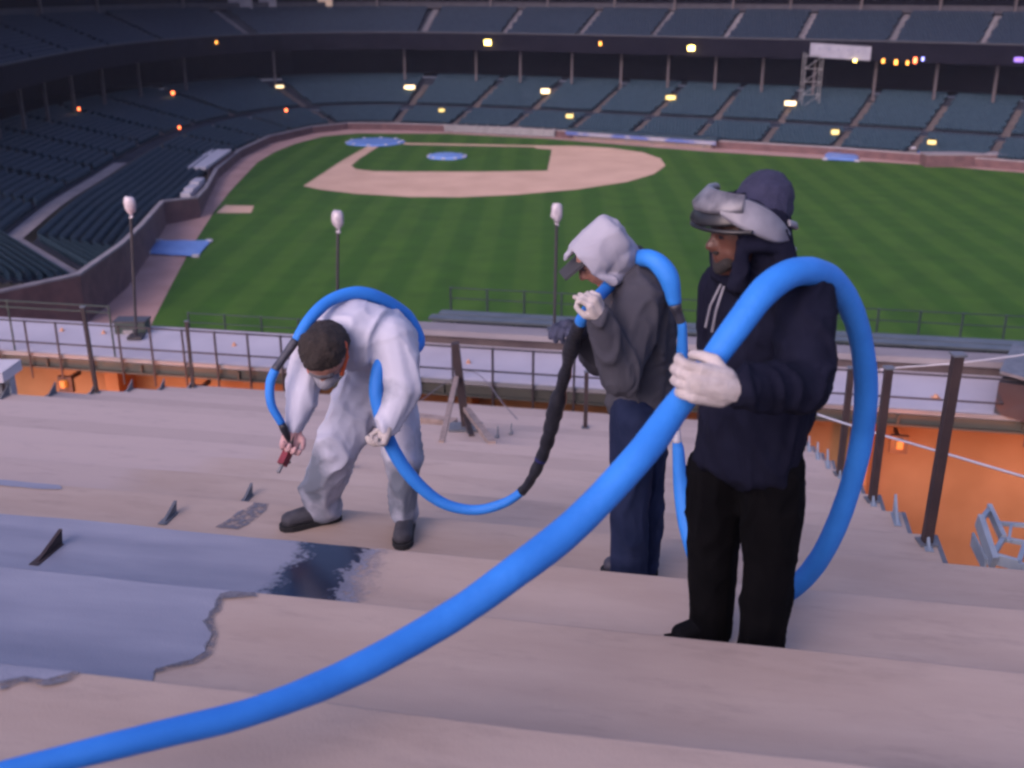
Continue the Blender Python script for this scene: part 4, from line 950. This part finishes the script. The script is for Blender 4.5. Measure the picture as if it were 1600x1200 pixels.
# wide pale strap with its pad, down round the back of the hood
ribbon([arc(R(38),.148,.118), arc(R(58),.146,.102), arc(R(82),.140,.072), arc(R(105),.140,.036), arc(R(122),.142,.010)], [.060,.090,.095,.075,.028], .010, 'pad', MASK, P3, hd, hu)
ribbon([arc(R(125),.142,.052), arc(R(150),.145,.030), arc(R(180),.147,.012), arc(R(215),.145,.03), arc(R(250),.138,.07), arc(R(300),.136,.105)], [.022,.020,.020,.020,.022,.03], .005, 'strap', MASK, P3, hd, hu)
ribbon([arc(R(100),.136,.02), arc(R(125),.142,-.022), arc(R(150),.145,-.045), arc(R(180),.147,-.05)], [.012,.012,.012,.012], .004, 'strap', MASK, P3, hd, hu)
put('beard', bake([[(hd+hf*.07-hu*.07+hs*.04,.020),(hd+hf*.078-hu*.092,.024),(hd+hf*.07-hu*.07-hs*.04,.020)], [(hd+hf*.098-hu*.040+hs*.02,.008),(hd+hf*.102-hu*.040,.008),(hd+hf*.098-hu*.040-hs*.02,.008)]], .005, 2), BEARD, P3)
for sg in (1,-1):
    MB().box(hd+hf*.088+hu*.012+hs*sg*.03-Vector((.008,.008,.005)), hd+hf*.088+hu*.012+hs*sg*.03+Vector((.008,.008,.005))).build('eye', LENS, P3)
def glove(wrist, fwd, palm, mm, parent, size=1.1, curl=(45,60,45), thumb=1, puff=1.15):
    me = bake([[(Vector(wrist)-Vector(fwd).normalized()*.035, .026*puff*size),(Vector(wrist), .030*puff*size)]]+hand(wrist, fwd, palm, size, curl, thumb, .1, puff), .0045, 2)
    return put('glove', me, mm, parent)
hdir3 = (A3(1075,596,2.72)-wr)
glove(wr+hdir3.normalized()*.01, hdir3, (-.05,.98,-.1), GLOVE, P3, 1.2, (30,58,50), -1, 1.25)
glove(wrr, (-.1,-.1,-1), (.3,.9,0), GLOVE, P3, 1.0, (25,30,25), 1)
for (heel, toe) in ((ra+Vector((.06,.02,0)), ra+Vector((-.15,-.05,0))), (la+Vector((.06,.03,0)), la+Vector((-.12,-.15,0)))): boot(heel, toe, zt, mat('black_boot',(.003,.003,.004),(.006,.006,.007),14,.8,spec=.1), SOLE, P3)

# ---- hooded man in the middle, hunched, facing left
zt = H-DROP[3]
P2 = thing('person', 'person in grey jacket and light grey hood bowing head, hose over shoulder', 'person', (.5,4.45,zt))
ls, rs = at(1003,462,4.22), at(985,446,4.56)
el, wr = at(968,588,4.10), at(936,496,4.02)
er, wrr = at(938,560,4.46), at(908,520,4.34)
nk, hd = at(972,418,4.36), at(938,398,4.27)
ch_, be, hp = at(1000,490,4.40), at(1004,575,4.42), at(1000,640,4.42)
lh, lk, la = at(992,650,4.30), at(985,768,4.34), at(982,888,4.38)
rh, rk, ra = at(1012,650,4.52), at(1010,768,4.54), at(1005,884,4.56)
la.z = ra.z = zt+.10
yaw2 = R(95)
hc, hf, hu, hs = head_chains(hd, (-.74,-.12,-.66), .092)
body = [[(nk,.062),(nk.lerp(hd,.5),.058)], [(ls,.05),(rs,.05)], [(nk,.07),(ch_,(.15,.10,.12),yaw2),(be,(.14,.10,.12),yaw2),(hp,(.14,.10,.12),yaw2)],
        [(ls,.05),(el,.04),(wr,.027)], [(rs,.05),(er,.04),(wrr,.027)], [(lh,.08),(lk,.052),(la,.036)], [(rh,.08),(rk,.052),(ra,.036)]]+hc[:-2]
put('body', bake(body, .009, 3), SK2, P2)
m = bake([[(nk,.08),(at(996,450,4.40),(.19,.125,.13),yaw2),(ch_,(.21,.150,.15),yaw2),(be,(.205,.150,.14),yaw2),(hp+Vector((0,0,-.0)),(.19,.142,.07),yaw2)],
          [(ls,.09),(nk,.085),(rs,.09)], [(ls,.105),(ls.lerp(el,.5),.098),(el,.092),(el.lerp(wr,.6),.072),(wr,.052)], [(rs,.09),(er,.07),(wrr,.048)]], .011, 5)
cloth(m, .017, 9, seed=13); put('jacket', m, GREYJ, P2)
m = bake([[(hp,(.165,.125,.08),yaw2)], [(lh,.105),(lk,.088),(la,.086),(la-Vector((0,0,.05)),.086)], [(rh,.105),(rk,.088),(ra,.086),(ra-Vector((0,0,.05)),.086)]], .011, 5)
cloth(m, .011, 8, seed=15); put('trousers', m, JEANS, P2)
# hood: closed cowl pulled over a cap, rim open at the face
cowl = [[(hd-hf*.055+hu*.035,.092),(hd-hf*.02+hu*.035,.094)], [(hd-hf*.04-hu*.03,.10),(nk-hf*.01,.09)]]
for k in range(29):
    a = R(-25+230*k/28); rim = hd+hf*.065+hs*math.cos(a)*.090+hu*(.018+math.sin(a)*.088)
    cowl.append([(rim,.014),(hd-hf*.01+hs*math.cos(a)*.090+hu*(.018+math.sin(a)*.088),.020),(hd-hf*.09+hs*math.cos(a)*.07+hu*(.02+math.sin(a)*.07),.035)])
cowl += [[(hd+hf*.062+hs*.090-hu*.03,.014),(hd+hf*.03+hs*.085-hu*.09,.022),(nk+hf*.02+hs*.07,.04)], [(hd+hf*.062-hs*.090-hu*.03,.014),(hd+hf*.03-hs*.085-hu*.09,.022),(nk+hf*.02-hs*.07,.04)], [(hd+hf*.115+hu*.085,.014),(hd+hf*.05+hu*.100,.026)]]
m = bake(cowl, .008, 4); cloth(m, .006, 8, (1,1,1), seed=9); put('hood', m, HOOD, P2)
m = bake([[(nk+hs*.09-hu*.02,.045),(nk-hf*.07,.05),(nk-hs*.09-hu*.02,.045)], [(nk+hs*.09-hu*.02,.045),(nk+hf*.09-hu*.06,.035)], [(nk-hs*.09-hu*.02,.045),(nk+hf*.09-hu*.06,.035)]], .008, 3); put('collar', m, mat('dark_collar',(.03,.03,.034),None,rough=.9), P2)
MB().hexa([hd+hf*x+hs*y_+hu*z_ for z_ in (.035,.045) for x,y_ in ((.06,-.075),(.17,-.06),(.17,.06),(.06,.075))]).build('cap_brim', mat('dark_cap',(.03,.03,.036),None,rough=.9), P2)
for sg in (1,-1): MB().box(hd+hf*.088+hu*.012+hs*sg*.03-Vector((.008,.008,.005)), hd+hf*.088+hu*.012+hs*sg*.03+Vector((.008,.008,.005))).build('eye', LENS, P2)
glove(wr, at(922,455,3.98)-wr, (-.8,.5,.2), GLOVE, P2, .95, (55,72,60), 1)
glove(wrr, at(893,512,4.30)-wrr, (-.2,-.2,-1), DGLOVE, P2, 1.1, (40,55,45), -1)
for q in (la, ra): boot(q+Vector((.06,.0,0)), q+Vector((-.20,-.02,0)), zt, mat('dark_shoe',(.03,.032,.05),(.05,.05,.07),14,.7), SOLE, P2)

# ---- bending man in white coverall (left)
zt = H-DROP[3]
P1 = thing('person', 'person in splashed white coverall bending over with spray gun and mask', 'person', (-.75,5.0,zt))
pv, sp1, sp2 = at(596,588,5.12), at(594,532,5.06), at(556,522,4.92)
nk, hd = at(525,535,4.80), at(508,555,4.66)
ls, rs = at(613,530,4.88), at(492,542,4.84)
el, wl = at(628,606,4.76), at(606,662,4.66)
er, wrr = at(472,612,4.70), at(458,668,4.62)
lh, lk, la = at(612,612,5.06), at(630,712,4.96), at(632,800,4.96)
rh, rk, ra = at(565,615,5.08), at(527,700,4.96), at(492,782,5.06)
la.z = ra.z = zt+.11
hc, hf, hu, hs = head_chains(hd, (-.10,-.50,-.86), .104, Vector((-.15,-.85,.5)))
body = [[(nk,.06),(nk.lerp(hd,.5),.056)], [(ls,.05),(rs,.05)], [(nk,.065),(sp2,.12),(sp1,.13),(pv,.13)],
        [(ls,.05),(el,.04),(wl,.027)], [(rs,.05),(er,.04),(wrr,.027)], [(lh,.08),(lk,.052),(la,.036)], [(rh,.08),(rk,.052),(ra,.036)]]+hc
put('body', bake(body, .009, 3), SK2, P1)
m = bake([[(nk+Vector((.02,.05,.0)),.085),(sp2,(.215,.17,.165)),(sp1,(.185,.17,.18)),(pv,(.165,.16,.16))], [(ls,.10),(sp2+Vector((0,-.04,0)),.12),(rs,.095)],
          [(ls,.115),(ls.lerp(el,.5),.108),(el,.095),(wl,.058)], [(rs,.105),(er,.086),(er.lerp(wrr,.5),.068),(wrr,.05)], [(nk+Vector((-.10,.05,.02)),.05),(nk+Vector((0,.10,.06)),.062),(nk+Vector((.12,.05,.02)),.055)],
          [(lh,.125),(lk,.098),(la+Vector((0,0,.05)),.076),(la+Vector((0,0,.0)),.072)], [(rh,.135),(rk.lerp(rh,.4),.130),(rk,.122),(ra+Vector((.02,0,.07)),.105),(ra+Vector((.03,.03,-.03)),.098)]], .011, 5)
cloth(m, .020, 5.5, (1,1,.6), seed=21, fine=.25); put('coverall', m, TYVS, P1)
m = bake([[(hd-hf*.02+hu*.045,(.113,.113,.108)),(hd-hf*.055-hu*.0,.110)], [(hd+hf*.035+hu*.085,.055),(hd+hf*.05+hs*.03+hu*.075,.04)]], .007, 2); cloth(m, .005, 45, (1,1,1), seed=4); put('hair', m, HAIR, P1)
put('dust_mask', bake([[(hd+hf*.085-hu*.05+hs*.03,.034),(hd+hf*.115-hu*.045,.040),(hd+hf*.085-hu*.05-hs*.03,.034)]], .007, 3), MASK, P1)
put('goggles', bake([[(hd+hf*.088+hu*.018+hs*.035,(.026,.02,.02)),(hd+hf*.096+hu*.018,(.02,.02,.018)),(hd+hf*.088+hu*.018-hs*.035,(.026,.02,.02))]], .006, 2), CLEAR, P1)
MB().tube([hd+hf*.08-hu*.04-hs*.075, hd-hs*.102+hu*.0, hd-hf*.05-hs*.100+hu*.035, hd-hf*.10-hs*.05+hu*.05], .010, 6).build('strap', ORANGE, P1, True)
MB().tube([hd+hf*.08-hu*.04+hs*.075, hd+hs*.102+hu*.0, hd-hf*.05+hs*.100+hu*.035, hd-hf*.10+hs*.05+hu*.05], .010, 6).build('strap', ORANGE, P1, True)
for sg in (1,-1): MB().box(hd+hf*.086+hu*.012+hs*sg*.03-Vector((.008,.008,.005)), hd+hf*.086+hu*.012+hs*sg*.03+Vector((.008,.008,.005))).build('eye', LENS, P1)
glove(wl, at(596,694,4.63)-wl, (-.75,-.3,0), GLOVE, P1, 1.0, (50,60,50), 1)
glove(wrr, at(452,696,4.58)-wrr, (.3,-.9,0), mat('stained_glove',(.30,.16,.16),(.42,.26,.26),22,.8), P1, 1.0, (45,55,45), -1)
boot(ra+Vector((.11,.06,0)), ra+Vector((-.17,-.08,0)), zt, BOOTM, SOLE, P1, .12, 1.05)
boot(la+Vector((0,.10,0)), la+Vector((.0,-.19,0)), zt, BOOTM, SOLE, P1, .16, 1.05)
# spray gun in his hand
gq = at(452,702,4.56); t = thing('spray_gun', 'small red spray gun in hand of the bending man', 'spray gun', gq)
gd = Vector((-.25,-.5,-.5)).normalized(); RED = mat('gun_red',(.14,.012,.02),(.18,.02,.03),20,.4)
MB().bar(gq-gd*.02, gq+gd*.08, .032, .04).build('body', RED, t); MB().bar(gq, gq+Vector((.03,.06,.09)), .028, .035).build('handle', LENS, t)
MB().tube([gq+gd*.081, gq+gd*.12], .009, 8).build('nozzle', M['steel'], t); MB().tube([gq+gd*.03+Vector((0,-.02,-.03)), gq+gd*.0+Vector((0,-.01,-.06))], .007, 6).build('trigger', LENS, t)

# ------------------------------------------------------------------ the hose: one long line with foam sleeve and tape wraps
BLUE = mat('blue_foam_sleeve', (.012,.150,.52), (.020,.190,.62), 5, .7, bump=.2, bscale=45, detail=9, lo=.3, hi=.6)
TAPEK = mat('black_tape', (.008,.009,.014), (.014,.015,.022), 20, .45, bump=.6, bscale=40)
TAPEG = mat('grey_tape', (.028,.03,.045), (.045,.045,.06), 20, .5, bump=.3, bscale=60)
TAPEW = mat('white_tape', (.42,.42,.48), None, rough=.6)
g_ = lambda px,py,k,r_: onz(px,py,H-DROP[k]+r_)
HP = [  # pixel, pixel, distance, thickness in pixels, cover
 (-160,1262,1.56,58,'b'),(-40,1222,1.62,58,'b'),(100,1185,1.70,59,'b'),(250,1148,1.80,60,'b'),(400,1110,1.92,62,'b'),(550,1050,2.08,66,'b'),(700,967,2.26,70,'b'),(800,897,2.38,72,'b'),(900,818,2.52,72,'b'),(1000,712,2.66,69,'b'),
 (1055,638,2.79,62,'b'),(1095,588,2.83,58,'b'),(1150,512,2.90,64,'b'),(1200,450,2.98,68,'b'),(1250,424,3.08,64,'b'),(1300,438,3.22,58,'b'),(1336,498,3.36,52,'b'),(1352,580,3.46,50,'b'),(1350,660,3.52,49,'b'),(1333,745,3.56,48,'b'),(1303,830,3.60,46,'b'),(1268,890,3.66,45,'b'),(1228,925,3.74,44,'b'),
 (1165,948,3.82,42,'b'),(1105,905,3.98,40,'b'),(1076,830,4.12,38,'b'),(1064,760,4.20,32,'b'),(1060,705,4.22,26,'b'),(1058,690,4.22,16,'w'),(1057,662,4.22,14,'w'),(1060,640,4.22,24,'b'),(1064,600,4.22,26,'b'),(1066,545,4.20,24,'b'),(1066,512,4.18,20,'b'),(1064,503,4.18,17,'g'),(1058,486,4.17,18,'g'),(1054,474,4.16,30,'b'),(1043,430,4.16,44,'b'),(1015,404,4.20,38,'b'),(980,412,4.36,32,'b'),
 (948,450,4.22,28,'b'),(928,470,4.06,26,'b'),(914,490,4.06,26,'b'),(908,503,4.10,24,'k'),(896,530,4.20,24,'k'),(884,580,4.34,22,'k'),(868,640,4.46,26,'k'),(852,700,4.56,22,'k'),(832,745,4.62,20,'k'),(815,768,4.66,20,'b'),
 (785,787,4.68,22,'b'),(740,797,4.70,23,'b'),(690,785,4.70,25,'b'),(645,748,4.70,29,'b'),(612,698,4.70,32,'b'),(594,645,4.71,33,'b'),(588,600,4.74,32,'b'),(602,560,4.82,30,'b'),(652,540,5.10,30,'b'),(640,500,5.14,30,'b'),(612,476,5.06,29,'b'),(580,461,4.98,28,'b'),(550,458,4.92,28,'b'),(515,470,4.84,27,'b'),(488,494,4.76,26,'b'),(470,520,4.70,24,'b'),
 (462,532,4.68,16,'g'),(438,566,4.62,15,'g'),(430,578,4.60,20,'b'),(422,600,4.58,21,'b'),(424,632,4.56,20,'b'),(440,662,4.56,14,'k'),(452,690,4.57,10,'k')]
hose = thing('spray_hose', 'long bright blue foam covered spray hose carried by all three workers', 'hose', at(740,810,4.7))
pts = []; rad = []
for px, py, y, th_, c in HP:
    p = at(px,py,y); zc = p.y*cP-(p.z-H)*sP; pts.append(p); rad.append(th_*(.72 if c == 'b' else .9)/2/F*zc)
NS = 8; P_ = [Vector(p) for p in spline(pts, NS)]; R_ = [float(max(.008, r[0])) for r in spline([(r,) for r in rad], NS)]
R_ = [r*(1+.07*noise.noise(p*4)+.03*noise.noise(p*17)) for r, p in zip(R_, P_)]
i = 0
while i < len(HP)-1:
    j = i
    while j < len(HP)-1 and HP[j+1][4] == HP[i][4]: j += 1
    a, b = i*NS, min((j+1)*NS, len(P_)-1) if j < len(HP)-1 else len(P_)-1
    c = HP[i][4]; rr = R_[a:b+1]
    if c == 'k': rr = [r*(1+.30*noise.noise(p*19)+.12*noise.noise(p*47)) for r, p in zip(rr, P_[a:b+1])]
    MB().tube(P_[a:b+1], rr, 18).build({'b':'foam_sleeve','k':'black_tape_wrap','g':'grey_tape_wrap','w':'white_tape_wrap'}[c], {'b':BLUE,'k':TAPEK,'g':TAPEG,'w':TAPEW}[c], hose, True)
    i = j+1
# strips of blue tape spiralled over the black wrap
for px, py, y in ((873,622,4.42),(856,690,4.54),(846,715,4.58)):
    p = at(px,py,y); q = min(range(len(P_)), key=lambda k: (P_[k]-p).length); MB().tube(P_[q:q+2], [r*1.03 for r in R_[q:q+2]], 14).build('blue_tape_band', mat('dark_blue_tape',(.01,.012,.10),(.014,.02,.14),20,.5), hose, True)

# ------------------------------------------------------------------ thin haze volume added to lift the dark tones of the far stands
hz = MB().box((-420,-60,-1.6),(420,420,31)).build('haze', bpy.data.materials.new('tone_lift_haze'), base=(0,100,-1.6))
hz['kind'] = 'stuff'; hz['label'] = 'faint haze over the ballpark added to lift far dark tones'; hz['category'] = 'haze'
hm = hz.data.materials[0]; hm.use_nodes = True; hn = hm.node_tree; hn.nodes.clear()
ho = hn.nodes.new('ShaderNodeOutputMaterial'); hv = hn.nodes.new('ShaderNodeVolumePrincipled')
hv.inputs['Color'].default_value = (.62,.70,.92,1); hv.inputs['Density'].default_value = .00014; hn.links.new(hv.outputs[0], ho.inputs['Volume'])
